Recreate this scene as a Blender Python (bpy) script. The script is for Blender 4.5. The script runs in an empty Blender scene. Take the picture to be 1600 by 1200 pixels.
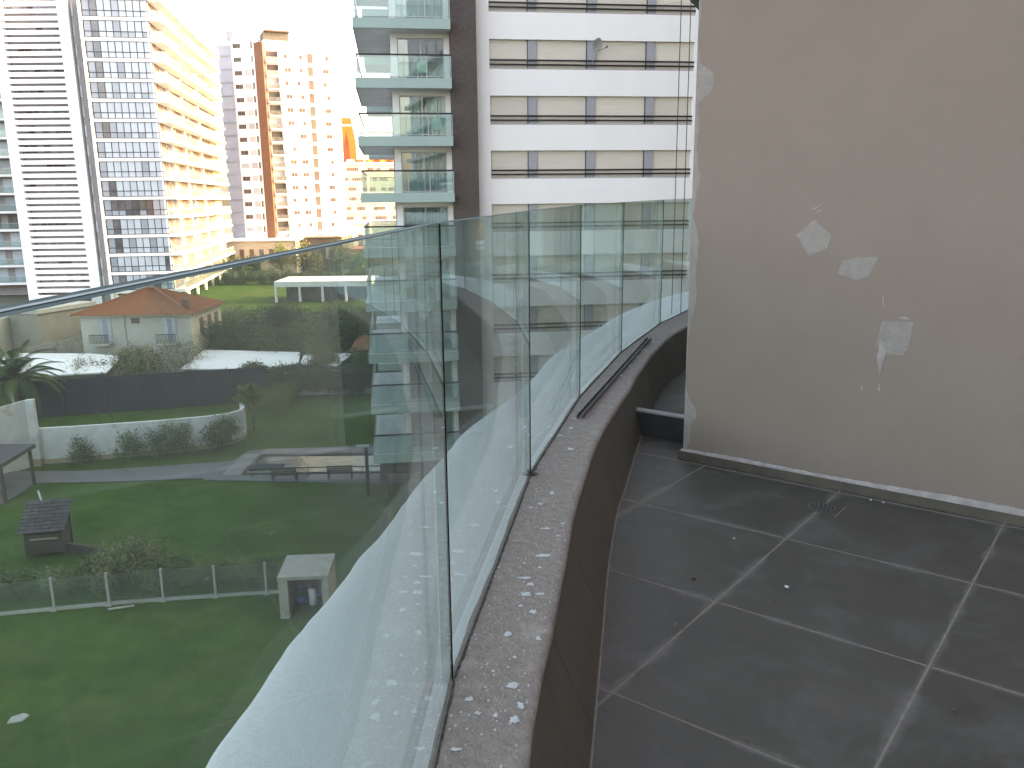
import bpy, bmesh, math, random
import numpy as np
from mathutils import Vector, Matrix, Euler
random.seed(7); np.random.seed(7)
SC = bpy.context.scene; COL = SC.collection
R = math.radians
H = 1.6136            # eye height above the balcony floor
G = -15.0             # garden level

# ---------------------------------------------------------------- camera, sky, sun, exposure
cam_d = bpy.data.cameras.new('camera'); cam = bpy.data.objects.new('camera', cam_d); COL.objects.link(cam)
cam_d.sensor_width = 36; cam_d.lens = 1298.96/1600*36
cam_d.clip_start = 0.05; cam_d.clip_end = 3000
pitch, roll = 0.2199, -0.0109
Mc = Matrix.Rotation(math.pi/2 - pitch, 4, 'X') @ Matrix.Rotation(roll, 4, 'Z')
cam.matrix_world = Matrix.Translation((0, 0, H)) @ Mc
SC.camera = cam
SUN_AZ, SUN_EL = 10.0, 21.0     # degrees from +X towards +Y, elevation
world = bpy.data.worlds.new('World'); SC.world = world; world.use_nodes = True
wn = world.node_tree; wn.nodes.clear()
wo = wn.nodes.new('ShaderNodeOutputWorld'); wb = wn.nodes.new('ShaderNodeBackground'); sk = wn.nodes.new('ShaderNodeTexSky')
sk.sky_type = 'NISHITA'; sk.sun_disc = False; sk.sun_elevation = R(SUN_EL); sk.sun_rotation = R(90-SUN_AZ)
sk.air_density = .8; sk.dust_density = 4.0; sk.ozone_density = 1.0
wb.inputs['Strength'].default_value = 0.15
wn.links.new(sk.outputs[0], wb.inputs[0]); wn.links.new(wb.outputs[0], wo.inputs[0])
sd = bpy.data.lights.new('sun', 'SUN'); sd.energy = .75; sd.angle = R(0.6); sd.color = (1.0, 0.87, 0.72)
sun = bpy.data.objects.new('sun', sd); COL.objects.link(sun)
sdir = Vector((math.cos(R(SUN_AZ))*math.cos(R(SUN_EL)), math.sin(R(SUN_AZ))*math.cos(R(SUN_EL)), math.sin(R(SUN_EL))))
sun.rotation_euler = sdir.to_track_quat('Z', 'Y').to_euler(); sun.location = (60, 20, 60)
SC.view_settings.view_transform = 'Standard'; SC.view_settings.look = 'None'
SC.view_settings.gamma = 1; SC.view_settings.use_curve_mapping = False
SC.view_settings.exposure = 3.6
SC.view_settings.use_white_balance = True; SC.view_settings.white_balance_temperature = 9700; SC.view_settings.white_balance_tint = 16
cy = SC.cycles
cy.max_bounces = 7; cy.diffuse_bounces = 4; cy.glossy_bounces = 4; cy.transmission_bounces = 4; cy.transparent_max_bounces = 32
cy.use_denoising = True; cy.caustics_reflective = False; cy.caustics_refractive = False

# ---------------------------------------------------------------- materials
def newmat(name):
    m = bpy.data.materials.new(name); m.use_nodes = True; nt = m.node_tree; nt.nodes.clear()
    return m, nt, nt.nodes.new('ShaderNodeOutputMaterial')
def N(nt, t, **k):
    n = nt.nodes.new(t)
    for a, b in k.items():
        if a in n.inputs: n.inputs[a].default_value = b
        else: setattr(n, a, b)
    return n
def c4(c): return (c[0], c[1], c[2], 1)
def mat(name, c1, c2=None, rough=0.7, scale=3.0, detail=6, bump=0.0, bscale=None, metal=0.0, spec=0.4, lo=0.35, hi=0.65,
        c3=None, s3=1.0, lo3=.55, hi3=.7, stretch=None, objvar=0.0):
    """procedural surface: two tones mixed by noise, an optional third tone on a coarser noise, fine relief"""
    m, nt, out = newmat(name); L = nt.links.new
    b = N(nt, 'ShaderNodeBsdfPrincipled', Roughness=rough, Metallic=metal); b.inputs['Specular IOR Level'].default_value = spec
    L(b.outputs[0], out.inputs[0])
    geo = N(nt, 'ShaderNodeNewGeometry'); src = geo.outputs['Position']
    if stretch:
        mp = N(nt, 'ShaderNodeMapping'); mp.inputs['Scale'].default_value = stretch; L(src, mp.inputs[0]); src = mp.outputs[0]
    col = None
    if c2 is None and c3 is None and not objvar:
        b.inputs['Base Color'].default_value = c4(c1)
    else:
        n = N(nt, 'ShaderNodeTexNoise', Scale=scale, Detail=detail, Roughness=.65); L(src, n.inputs['Vector'])
        mr = N(nt, 'ShaderNodeMapRange'); mr.inputs[1].default_value = lo; mr.inputs[2].default_value = hi; L(n.outputs[0], mr.inputs[0])
        mx = N(nt, 'ShaderNodeMix', data_type='RGBA'); mx.inputs[6].default_value = c4(c1); mx.inputs[7].default_value = c4(c2 or c1)
        L(mr.outputs[0], mx.inputs[0]); col = mx.outputs[2]
        if c3 is not None:
            n3 = N(nt, 'ShaderNodeTexNoise', Scale=s3, Detail=8, Roughness=.6); L(src, n3.inputs['Vector'])
            m3 = N(nt, 'ShaderNodeMapRange'); m3.inputs[1].default_value = lo3; m3.inputs[2].default_value = hi3; L(n3.outputs[0], m3.inputs[0])
            x3 = N(nt, 'ShaderNodeMix', data_type='RGBA'); x3.inputs[7].default_value = c4(c3); L(col, x3.inputs[6]); L(m3.outputs[0], x3.inputs[0]); col = x3.outputs[2]
        if objvar:
            oi = N(nt, 'ShaderNodeObjectInfo'); hv = N(nt, 'ShaderNodeHueSaturation')
            mv = N(nt, 'ShaderNodeMapRange'); mv.inputs[3].default_value = 1-objvar; mv.inputs[4].default_value = 1+objvar
            L(oi.outputs['Random'], mv.inputs[0]); L(mv.outputs[0], hv.inputs['Value']); L(col, hv.inputs['Color']); col = hv.outputs[0]
        L(col, b.inputs['Base Color'])
    if bump:
        nb = N(nt, 'ShaderNodeTexNoise', Scale=bscale or scale*6, Detail=4); L(geo.outputs['Position'], nb.inputs['Vector'])
        bp = N(nt, 'ShaderNodeBump', Strength=min(1, bump), Distance=0.01*max(1, bump)); L(nb.outputs[0], bp.inputs['Height']); L(bp.outputs[0], b.inputs['Normal'])
    return m
def glassmat(name, tint, dust_sheen=0.0, dust_sheen_col=(.75, .78, .76), r0=0.04, rough=0.0, base_gloss=0.0, streak=False):  # pale layer: real dust on near panes, painted sky sheen on far rails
    m, nt, out = newmat(name); L = nt.links.new
    tr = N(nt, 'ShaderNodeBsdfTransparent', Color=c4(tint)); gl = N(nt, 'ShaderNodeBsdfGlossy', Roughness=rough, Color=(1, 1, 1, 1))
    lw = N(nt, 'ShaderNodeLayerWeight', Blend=.5)
    pw = N(nt, 'ShaderNodeMath', operation='POWER'); L(lw.outputs['Facing'], pw.inputs[0]); pw.inputs[1].default_value = 5.0
    # layer weight 'facing' with blend .5 is 1-|cos|
    ma = N(nt, 'ShaderNodeMath', operation='MULTIPLY_ADD'); L(pw.outputs[0], ma.inputs[0]); ma.inputs[1].default_value = 1-r0-base_gloss; ma.inputs[2].default_value = r0+base_gloss
    mx = N(nt, 'ShaderNodeMixShader'); L(ma.outputs[0], mx.inputs[0]); L(tr.outputs[0], mx.inputs[1]); L(gl.outputs[0], mx.inputs[2])
    fin = mx.outputs[0]
    if dust_sheen:
        df = N(nt, 'ShaderNodeBsdfDiffuse', Color=c4(dust_sheen_col)); tl = N(nt, 'ShaderNodeBsdfTranslucent', Color=c4(dust_sheen_col))
        d2 = N(nt, 'ShaderNodeMixShader'); d2.inputs[0].default_value = .5; L(df.outputs[0], d2.inputs[1]); L(tl.outputs[0], d2.inputs[2])
        dm = N(nt, 'ShaderNodeMixShader'); L(fin, dm.inputs[1]); L(d2.outputs[0], dm.inputs[2])
        if streak:
            g = N(nt, 'ShaderNodeNewGeometry'); mp = N(nt, 'ShaderNodeMapping'); mp.inputs['Scale'].default_value = (14, 14, 1.2); L(g.outputs['Position'], mp.inputs[0])
            n = N(nt, 'ShaderNodeTexNoise', Scale=1.0, Detail=5); L(mp.outputs[0], n.inputs['Vector'])
            n2 = N(nt, 'ShaderNodeTexNoise', Scale=240.0, Detail=2); L(g.outputs['Position'], n2.inputs['Vector'])
            ad = N(nt, 'ShaderNodeMath', operation='ADD'); L(n.outputs[0], ad.inputs[0]); L(n2.outputs[0], ad.inputs[1])
            mr = N(nt, 'ShaderNodeMapRange'); mr.inputs[1].default_value = .6; mr.inputs[2].default_value = 1.4; mr.inputs[3].default_value = dust_sheen*.6; mr.inputs[4].default_value = dust_sheen*1.4
            L(ad.outputs[0], mr.inputs[0]); L(mr.outputs[0], dm.inputs[0])
        else: dm.inputs[0].default_value = dust_sheen
        fin = dm.outputs[0]
    L(fin, out.inputs[0]); return m

M = {}
M['tile'] = mat('floor_porcelain', (0.0427, 0.0373, 0.0304), (0.0522, 0.0457, 0.037), rough=.48, scale=5, bump=.10, bscale=180, spec=.35, c3=(0.0823, 0.071, 0.0608), s3=1.3, lo3=.56, hi3=.86, objvar=.08)
M['grout'] = mat('grout', (0.1658, 0.1417, 0.1184), (0.1127, 0.0974, 0.0824), rough=.95, scale=25)
M['curbtile'] = mat('curb_porcelain', (0.0683, 0.055, 0.0434), (0.0907, 0.0728, 0.0577), rough=.5, scale=7, bump=.1, bscale=120, spec=.3, objvar=.08, c3=(0.0999, 0.0809, 0.0686), s3=2, lo3=.6, hi3=.85)
M['wall'] = mat('taupe_paint', (0.1812, 0.1403, 0.1158), (0.1922, 0.1498, 0.1237), rough=.85, scale=2.2, detail=10, bump=.10, bscale=190, spec=.2)
M['filler'] = mat('white_filler', (0.2728, 0.2436, 0.2259), (0.1964, 0.171, 0.1571), rough=.95, scale=14, bump=.4, bscale=90)
M['patch'] = mat('patch_filler', (0.2323, 0.2035, 0.1836), (0.1901, 0.1663, 0.1487), rough=.9, scale=18, bump=.25, bscale=60)
M['coping'] = mat('worn_cement', (0.1826, 0.1448, 0.128), (0.2503, 0.2028, 0.1783), rough=.85, scale=26, bump=.9, bscale=90, c3=(0.3111, 0.2608, 0.2284), s3=5.5, lo3=.58, hi3=.74)
M['render'] = mat('textured_white_render', (.70, .71, .70), (.86, .87, .87), rough=.9, scale=160, detail=4, bump=.9, bscale=420)
M['splash'] = mat('paint_splash', (0.465, 0.465, 0.465), (0.375, 0.375, 0.375), rough=.8, scale=60)
M['sealant'] = mat('black_sealant', (.03, .03, .028), (.10, .09, .08), rough=.9, scale=40, bump=.5)
M['pane'] = glassmat('balustrade_glass', (.79, .865, .845), dust_sheen=.035, dust_sheen_col=(.46, .50, .46), streak=True)
M['silicone'] = mat('black_silicone', (.006, .006, .006), rough=1, spec=0)
M['paneedge'] = mat('glass_edge', (0.063, 0.0862, 0.082), (0.098, 0.1207, 0.11), rough=.9, scale=8, spec=0)
M['interlayer'] = mat('laminate_interlayer', (0.312, 0.348, 0.33), (0.234, 0.264, 0.253), rough=.9, spec=0, scale=12)
M['soffit'] = mat('soffit_paint', (0.2475, 0.27, 0.2655), (0.27, 0.288, 0.2835), rough=.9)
M['steel'] = mat('zinc_steel', (0.18, 0.18, 0.186), (0.12, 0.12, 0.12), rough=.45, metal=.7, scale=20)
M['cable'] = mat('black_cable', (.02, .02, .02), rough=.6)
M['white'] = mat('white_render', (0.838, 0.8193, 0.8193), (0.8005, 0.7818, 0.7818), rough=.8, scale=.6, stretch=(1, 1, .25), spec=.25)
M['white2'] = mat('white_paint', (0.7626, 0.7533, 0.7533), (0.7068, 0.6975, 0.6975), rough=.7, scale=.3, spec=.3)
M['cream'] = mat('cream_shutter', (0.6732, 0.612, 0.5406), (0.714, 0.663, 0.5814), rough=.6, scale=.5, stretch=(1, 1, 6), objvar=.05)
M['lilac'] = mat('lilac_panel', (0.315, 0.315, 0.3525), (0.3375, 0.3375, 0.375), rough=.5, scale=2)
M['teal'] = mat('teal_paint', (0.289, 0.3995, 0.374), (0.3145, 0.425, 0.3995), rough=.7, scale=.8, stretch=(1, 1, .3))
M['greysoffit'] = mat('grey_soffit', (0.7535, 0.7355, 0.7535), (0.6458, 0.6279, 0.6458), rough=.85, scale=.7)
def brownmat():
    m = mat('brown_brick_cladding', (.055, .043, .040), (.135, .108, .10), rough=.9, scale=4, stretch=(2, 2, 14), bump=.8, bscale=12)
    return m
M['brown'] = brownmat()
M['blackrail'] = mat('black_rail', (.015, .015, .016), rough=.4)
M['alu'] = mat('grey_aluminium', (.38, .39, .40), rough=.4, metal=.4)
M['winglass'] = glassmat('window_glass', (.80, .88, .87), base_gloss=.05)
M['railglass'] = glassmat('rail_glass', (.82, .92, .90), dust_sheen=.10, dust_sheen_col=(.55, .68, .66), base_gloss=.02)
M['curtain'] = mat('curtain', (0.525, 0.567, 0.567), (0.441, 0.483, 0.483), rough=.9, scale=2)
M['room'] = mat('dim_room', (.06, .065, .07), (.12, .12, .12), rough=.9, scale=1.2)
M['chair'] = mat('pale_green_plastic', (.35, .55, .45), rough=.5)
M['dish'] = mat('grey_dish', (0.4125, 0.4125, 0.4125), rough=.5)
# far blocks
M['blind'] = mat('window_blind', (0.3445, 0.4084, 0.4812), (0.3813, 0.4486, 0.5177), rough=.25, scale=1, spec=.6, objvar=.10)
M['blind2'] = mat('grey_blind', (0.2117, 0.2555, 0.3105), (0.247, 0.2948, 0.3548), rough=.25, scale=1, spec=.6, objvar=.12)
M['darkpane'] = mat('dark_pane', (.06, .065, .08), (.13, .13, .15), rough=.1, scale=.7, spec=.8, objvar=.3)
M['frame'] = mat('dark_frame', (0.035, 0.042, 0.0525), rough=.5)
M['greywall'] = mat('grey_wall', (0.256, 0.24, 0.2432), (0.2944, 0.2752, 0.2752), rough=.9, scale=.4)
M['greyblue'] = mat('pale_grey_wall', (0.4335, 0.408, 0.4335), (0.51, 0.4845, 0.51), rough=.9, scale=.4)  # even pale grey, slightly lilac
M['ochre'] = mat('pale_ochre_wall', (0.101, 0.0891, 0.0713), (0.1132, 0.1037, 0.0891), rough=.9, scale=.8, objvar=.1)
M['farglass'] = glassmat('far_rail_glass', (.80, .82, .80), dust_sheen=.22, dust_sheen_col=(.5, .48, .44), base_gloss=.05)  # pale layer puts the reflected white sky into the colour of these rails
M['brick'] = mat('red_brick', (0.1474, 0.072, 0.0479), (0.165, 0.0855, 0.0619), rough=.9, scale=1.5, bump=.3)
M['brownpane'] = mat('brown_shutter', (0.132, 0.084, 0.066), (0.09, 0.06, 0.054), rough=.6, scale=1, objvar=.2)
M['greypane'] = mat('grey_shutter', (0.414, 0.4025, 0.4255), (0.345, 0.3335, 0.3565), rough=.6, scale=1, objvar=.15)
M['orange'] = mat('orange_wall', (0.432, 0.18, 0.036), (0.396, 0.156, 0.03), rough=.8, scale=.3)
M['orangered'] = mat('brick_orange_wall', (0.25, 0.065, 0.03), (0.28, 0.085, 0.04), rough=.8, scale=.3)
M['beige'] = mat('beige_wall', (0.363, 0.319, 0.2585), (0.396, 0.352, 0.2915), rough=.9, scale=.3)
# garden
M['lawn'] = mat('lawn_grass', (.0155, .046, .0060), (.0440, .086, .0175), rough=.95, scale=.42, detail=14, lo=.36, hi=.62, bump=3, bscale=14, spec=.05, c3=(.080, .078, .032), s3=.14, lo3=.50, hi3=.78)
M['ground'] = mat('far_ground', (0.06, 0.072, 0.036), (0.102, 0.096, 0.078), rough=.95, scale=.05)
M['asphalt'] = mat('asphalt', (.07, .07, .07), (.09, .09, .09), rough=.9, scale=2)
M['path'] = mat('grey_path', (0.081, 0.081, 0.081), (0.102, 0.102, 0.1008), rough=.8, scale=1.2, c3=(0.06, 0.06, 0.06), s3=.5)
M['deck'] = mat('stone_deck', (0.12, 0.108, 0.099), (0.15, 0.138, 0.126), rough=.6, scale=1.1, objvar=.08)
M['gardenwall'] = mat('whitewashed_wall', (0.495, 0.5025, 0.5025), (0.42, 0.435, 0.4275), rough=.9, scale=1.4, c3=(0.315, 0.2625, 0.18), s3=.8, lo3=.58, hi3=.75)
M['soil'] = mat('bare_soil', (0.096, 0.072, 0.045), (0.054, 0.051, 0.03), rough=1, scale=.8)
M['dirtybase'] = mat('damp_wall_base', (0.294, 0.238, 0.154), (0.238, 0.21, 0.154), rough=.95, scale=3)
M['leaf1'] = mat('leaf_dark', (0.0343, 0.0601, 0.0257), (0.0558, 0.0858, 0.0343), rough=.7, scale=1.2, spec=.2, objvar=.2)
M['leaf2'] = mat('leaf_mid', (0.0678, 0.1201, 0.0382), (0.0928, 0.142, 0.0546), rough=.7, scale=1.5, spec=.2, objvar=.15)
M['leaf3'] = mat('leaf_olive', (0.1243, 0.1301, 0.0592), (0.1775, 0.1597, 0.0888), rough=.75, scale=1.5, spec=.2)
M['leaf4'] = mat('leaf_yellow_green', (0.1248, 0.1716, 0.039), (0.078, 0.1248, 0.039), rough=.7, scale=2, spec=.2)
M['leafblue'] = mat('leaf_bluish', (0.039, 0.0741, 0.0429), (0.0546, 0.0936, 0.0546), rough=.7, scale=1.5, spec=.2)
M['bark'] = mat('bark', (.12, .095, .07), (.07, .055, .04), rough=.95, scale=6, bump=1)
M['mesh'] = mat('shade_netting', (0.0135, 0.0187, 0.027), (0.0203, 0.0275, 0.0378), rough=.85, scale=.8, stretch=(1, 1, .4))
M['wood'] = mat('weathered_wood', (0.0408, 0.0336, 0.0264), (0.0624, 0.0528, 0.0408), rough=.9, scale=5, stretch=(1, 1, 6))
M['woodlight'] = mat('pale_board', (.28, .26, .17), (.22, .2, .13), rough=.9, scale=6)
M['shingle'] = mat('dark_shingle', (0.036, 0.0336, 0.036), (0.051, 0.048, 0.0498), rough=.95, scale=3, objvar=.2)
M['concrete'] = mat('pale_concrete', (0.28, 0.28, 0.2632), (0.224, 0.2296, 0.2128), rough=.9, scale=2.2, c3=(0.168, 0.168, 0.1512), s3=5, lo3=.6, hi3=.7)
M['galv'] = mat('galvanised_post', (0.275, 0.2915, 0.2915), rough=.5, metal=.2)
M['clear'] = glassmat('fence_glass', (.90, .94, .93), dust_sheen=.03)
M['blue'] = mat('blue_paint', (.05, .16, .36), (.04, .12, .28), rough=.5, scale=4)
M['pump'] = mat('white_tank', (.60, .62, .64), rough=.4)
M['sheet'] = mat('white_roof_sheet', (0.663, 0.663, 0.6545), (0.595, 0.595, 0.5865), rough=.6, scale=.5)
M['greysheet'] = mat('grey_roof_sheet', (0.288, 0.304, 0.312), (0.416, 0.432, 0.44), rough=.6, scale=1.2, stretch=(3, .5, 1))
M['villawall'] = mat('villa_wall', (0.42, 0.406, 0.364), (0.35, 0.336, 0.294), rough=.9, scale=.6)
M['villatan'] = mat('villa_cream_wall', (0.476, 0.42, 0.322), (0.42, 0.364, 0.266), rough=.9, scale=.6)
M['rooftile'] = mat('terracotta', (0.26, 0.1, 0.0475), (0.2, 0.075, 0.0375), rough=.9, scale=2.5, detail=8)
M['stonewall'] = mat('rubble_stone', (0.294, 0.252, 0.189), (0.168, 0.154, 0.126), rough=.95, scale=2.2, bump=1)
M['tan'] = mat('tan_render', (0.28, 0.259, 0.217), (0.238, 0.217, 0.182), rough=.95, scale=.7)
M['green'] = mat('green_netting', (.04, .20, .13), (.06, .25, .16), rough=.8, scale=1)
M['carwhite'] = mat('car_paint_white', (.8, .8, .8), rough=.25, spec=.6)
M['rubber'] = mat('rubber', (.02, .02, .02), rough=.8)
def watermat():
    m, nt, out = newmat('pool_water'); L = nt.links.new
    b = N(nt, 'ShaderNodeBsdfPrincipled', Roughness=.05); b.inputs['Base Color'].default_value = (.03, .04, .035, 1); b.inputs['IOR'].default_value = 1.33
    n = N(nt, 'ShaderNodeTexNoise', Scale=3.5, Detail=3); g = N(nt, 'ShaderNodeNewGeometry'); L(g.outputs['Position'], n.inputs['Vector'])
    bp = N(nt, 'ShaderNodeBump', Strength=.5, Distance=.03); L(n.outputs[0], bp.inputs['Height']); L(bp.outputs[0], b.inputs['Normal']); L(b.outputs[0], out.inputs[0]); return m
M['water'] = watermat()

# ---------------------------------------------------------------- helpers
def tag(o, label=None, cat=None, group=None, kind=None):
    if label: o['label'] = label
    if cat: o['category'] = cat
    if group: o['group'] = group
    if kind: o['kind'] = kind
    return o
def root(name, label, cat, loc=(0, 0, 0), rz=0.0, group=None):
    o = bpy.data.objects.new(name, None); COL.objects.link(o); o.location = loc; o.rotation_euler = (0, 0, R(rz)); o.empty_display_size = .2
    return tag(o, label, cat, group)
def link(name, me, parent=None, loc=(0, 0, 0), rot=(0, 0, 0), scale=None):
    o = bpy.data.objects.new(name, me); COL.objects.link(o); o.parent = parent; o.location = loc; o.rotation_euler = rot
    if scale: o.scale = scale
    return o
class MB:
    def __init__(s): s.v = []; s.f = []
    def add(s, vs, fs):
        n = len(s.v); s.v += [tuple(p) for p in vs]; s.f += [tuple(i+n for i in f) for f in fs]; return s
    def box(s, x0, x1, y0, y1, z0, z1):
        return s.add([(x0, y0, z0), (x1, y0, z0), (x1, y1, z0), (x0, y1, z0), (x0, y0, z1), (x1, y0, z1), (x1, y1, z1), (x0, y1, z1)],
                     [(0, 3, 2, 1), (4, 5, 6, 7), (0, 1, 5, 4), (1, 2, 6, 5), (2, 3, 7, 6), (3, 0, 4, 7)])
    def prism(s, poly, z0, z1):
        n = len(poly); s.add([(p[0], p[1], z0) for p in poly]+[(p[0], p[1], z1) for p in poly],
              [tuple(range(n-1, -1, -1)), tuple(range(n, 2*n))]+[(i, (i+1) % n, n+(i+1) % n, n+i) for i in range(n)]); return s
    def xprism(s, poly, y0, y1):       # polygon in the x,z plane pushed along y
        n = len(poly); s.add([(p[0], y0, p[1]) for p in poly]+[(p[0], y1, p[1]) for p in poly],
              [tuple(range(n)), tuple(range(2*n-1, n-1, -1))]+[(i, n+i, n+(i+1) % n, (i+1) % n) for i in range(n)]); return s
    def bar(s, p, q, w, h=None, n=6, r2=None):   # tapered round bar
        p = Vector(p); q = Vector(q); d = (q-p).normalized(); u = d.orthogonal().normalized(); w_ = d.cross(u); r2 = w if r2 is None else r2
        vs = [p+u*math.cos(a)*w+w_*math.sin(a)*w for a in [2*math.pi*i/n for i in range(n)]]+[q+u*math.cos(a)*r2+w_*math.sin(a)*r2 for a in [2*math.pi*i/n for i in range(n)]]
        return s.add(vs, [tuple(range(n-1, -1, -1)), tuple(range(n, 2*n))]+[(i, (i+1) % n, n+(i+1) % n, n+i) for i in range(n)])
    def mesh(s, name, m, smooth=False):
        me = bpy.data.meshes.new(name); me.from_pydata(s.v, [], s.f); me.materials.append(M[m] if isinstance(m, str) else m)
        if smooth: me.polygons.foreach_set('use_smooth', [True]*len(me.polygons))
        me.update(); return me
    def build(s, name, m, parent=None, loc=(0, 0, 0), rot=(0, 0, 0), kind=None, smooth=False, label=None):
        o = link(name, s.mesh(name, m, smooth), parent, loc, rot)
        if kind: o['kind'] = kind
        if label: o['label'] = label
        return o
_cache = {}
def bx(name, m, parent, x0, x1, y0, y1, z0, z1, label=None):
    """one box part; equal boxes of a material share their mesh"""
    k = (name, m, round(x1-x0, 3), round(y1-y0, 3), round(z1-z0, 3))
    if k not in _cache: _cache[k] = MB().box(0, x1-x0, 0, y1-y0, 0, z1-z0).mesh(name, m)
    o = link(name, _cache[k], parent, (x0, y0, z0))
    if label: o['label'] = label
    return o
def bevel(o, w=.004, seg=2):
    b = o.modifiers.new('bevel', 'BEVEL'); b.width = w; b.segments = seg; b.limit_method = 'ANGLE'; return o
def spline(pts, n=8):
    """smooth curve through points (Catmull-Rom)"""
    P = [Vector((*p, 0)) for p in pts]; out = []
    for i in range(len(P)-1):
        a, b, c, d = P[max(0, i-1)], P[i], P[i+1], P[min(len(P)-1, i+2)]
        for k in range(n):
            t = k/n; out.append(.5*((2*b)+(c-a)*t+(2*a-5*b+4*c-d)*t*t+(3*b-a-3*c+d)*t**3))
    out.append(P[-1]); return [(p.x, p.y) for p in out]

# ================================================================ THE BALCONY
INNER = [(.02, -3.1), (-.07, -1.4), (-.05, .3), (.025, 1.68), (.12, 2.34), (.185, 2.8), (.265, 3.32), (.375, 3.9), (.49, 4.42), (.62, 4.88), (.80, 5.5), (.93, 5.98), (1.19, 6.83), (1.47, 7.6), (1.73, 8.15), (2.4, 9.45), (3.2, 10.9), (4.3, 12.3), (5.8, 13.6), (7.8, 14.7)]
FOOT = [(.16, -3.1), (.07, -1.4), (.09, .3), (.16, 1.75), (.214, 2.107), (.324, 2.82), (.419, 3.434), (.545, 4.11), (.63, 4.45), (.885, 5.5), (1.26, 6.83), (1.55, 7.55), (1.81, 8.1), (2.48, 9.4), (3.28, 10.85), (4.4, 12.2), (5.9, 13.5), (7.9, 14.6)]
JOINT = [(-.22, -3.1), (-.30, -1.4), (-.262, .30), (-.168, 2.01), (.083, 3.72), (.44, 5.25), (.917, 6.83), (1.525, 8.43), (2.27, 9.93), (3.15, 11.35), (4.3, 12.7), (5.75, 13.85), (7.5, 14.85)]
TOPZ = [1.558, 1.558, 1.558, 1.557, 1.557, 1.568, 1.572, 1.583, 1.59, 1.59, 1.59, 1.59, 1.59]
LEDGE = [(-.74, -3.1), (-.78, -1.4), (-.765, .3), (-.735, 1.6), (-.71, 1.891), (-.694, 2.02), (-.678, 2.23), (-.632, 2.483), (-.598, 2.66), (-.572, 2.875), (-.52, 3.111), (-.474, 3.45), (-.429, 3.749), (-.345, 4.142), (-.262, 4.6), (-.04, 5.28), (.14, 5.92), (.34, 6.85), (.59, 7.54), (.83, 8.2), (1.26, 9.4), (1.9, 10.7), (2.4, 11.48), (3.3, 12.9), (4.4, 13.9), (5.8, 14.8), (7.7, 15.7)]
HC = .35
def atY(curve, y):
    ys = [p[1] for p in curve]; xs = [p[0] for p in curve]; return float(np.interp(y, ys, xs))
inner_s, foot_s, ledge_s = spline(INNER, 10), spline(FOOT, 10), spline(LEDGE, 6)
joint_s = spline(JOINT, 16)
parapet = root('parapet', 'low curved parapet with worn grey cement top under the glass balustrade', 'parapet', (0, 2, 0))
off = Vector((0, 2, 0))
def strip(mb, A, B, za, zb, ys, wob=0):
    """surface between two plan curves sampled at ys"""
    vs = []
    for y in ys: vs += [(atY(A, y), y-off.y, za+(random.uniform(-wob, wob))), (atY(B, y), y-off.y, zb+random.uniform(-wob, wob))]
    mb.add(vs, [(2*i, 2*i+1, 2*i+3, 2*i+2) for i in range(len(ys)-1)])
ys = list(np.arange(-3.0, 14.5, .05))
# coping with softly broken inner edge
mb = MB(); rows = []
for i, y in enumerate(ys):
    xi, xg = atY(inner_s, y), atY(JOINT, y)-.014
    w = .003*math.sin(y*7.3)+.0016*math.sin(y*23.1+1)+random.uniform(-.0006, .0006)
    rows.append([(xi-.002, y-off.y, HC-.036), (xi+.0055, y-off.y, HC-.034), (xi+.005+w, y-off.y, HC-.010), (xi-.003+w, y-off.y, HC-.001)]+[(xi-.006+w+(xg-xi+.006)*t, y-off.y, HC+random.uniform(-.0012, .0012)) for t in (0.08, .25, .45, .65, .85, 1)])
vs = [p for r_ in rows for p in r_]; k = len(rows[0])
mb.add(vs, [(i*k+j, (i+1)*k+j, (i+1)*k+j+1, i*k+j+1) for i in range(len(rows)-1) for j in range(k-1)])
mb.build('coping', 'coping', parapet, smooth=True)
# backing of the inner face (cement showing in the joints) and the curved tiles on it
mb = MB(); strip(mb, [(p[0]-.004, p[1]) for p in foot_s], [(p[0]-.009, p[1]) for p in inner_s], -.005, HC-.030, ys); mb.build('backing', 'grout', parapet)
def face_tile(y0, y1):
    m_ = MB(); yy = np.linspace(y0+.003, y1-.003, 12); vs = []
    for y in yy:
        xf, xi = atY(foot_s, y), atY(inner_s, y)
        vs += [(xf, y-off.y, .004), (xi, y-off.y, HC-.028), (xf-.007, y-off.y, .004), (xi-.010, y-off.y, HC-.028)]
    n = len(yy)
    fs = [(4*i, 4*i+4, 4*i+5, 4*i+1) for i in range(n-1)]+[(4*i+1, 4*i+5, 4*i+7, 4*i+3) for i in range(n-1)]+[(0, 1, 3, 2), (4*n-4, 4*n-2, 4*n-1, 4*n-3)]
    m_.add(vs, fs); m_.build('curb_tile', 'curbtile', parapet, smooth=False)
jy = [-3.0, -2.2, -1.4, -.6, .15, .72, 1.5, 2.28, 2.98, 3.62, 4.3, 4.95, 5.62, 6.4, 7.2, 8.0, 8.8, 9.6, 10.4, 11.2, 12.0, 12.8, 13.6, 14.4]
for a, b in zip(jy, jy[1:]): face_tile(a, b)
# thin pale joint at the foot of the curb
mb = MB(); strip(mb, [(p[0]-.001, p[1]) for p in foot_s], [(p[0]+.006, p[1]) for p in foot_s], .006, .0012, [y for y in ys if y < 5.55]); mb.build('foot_joint', 'grout', parapet)
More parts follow.
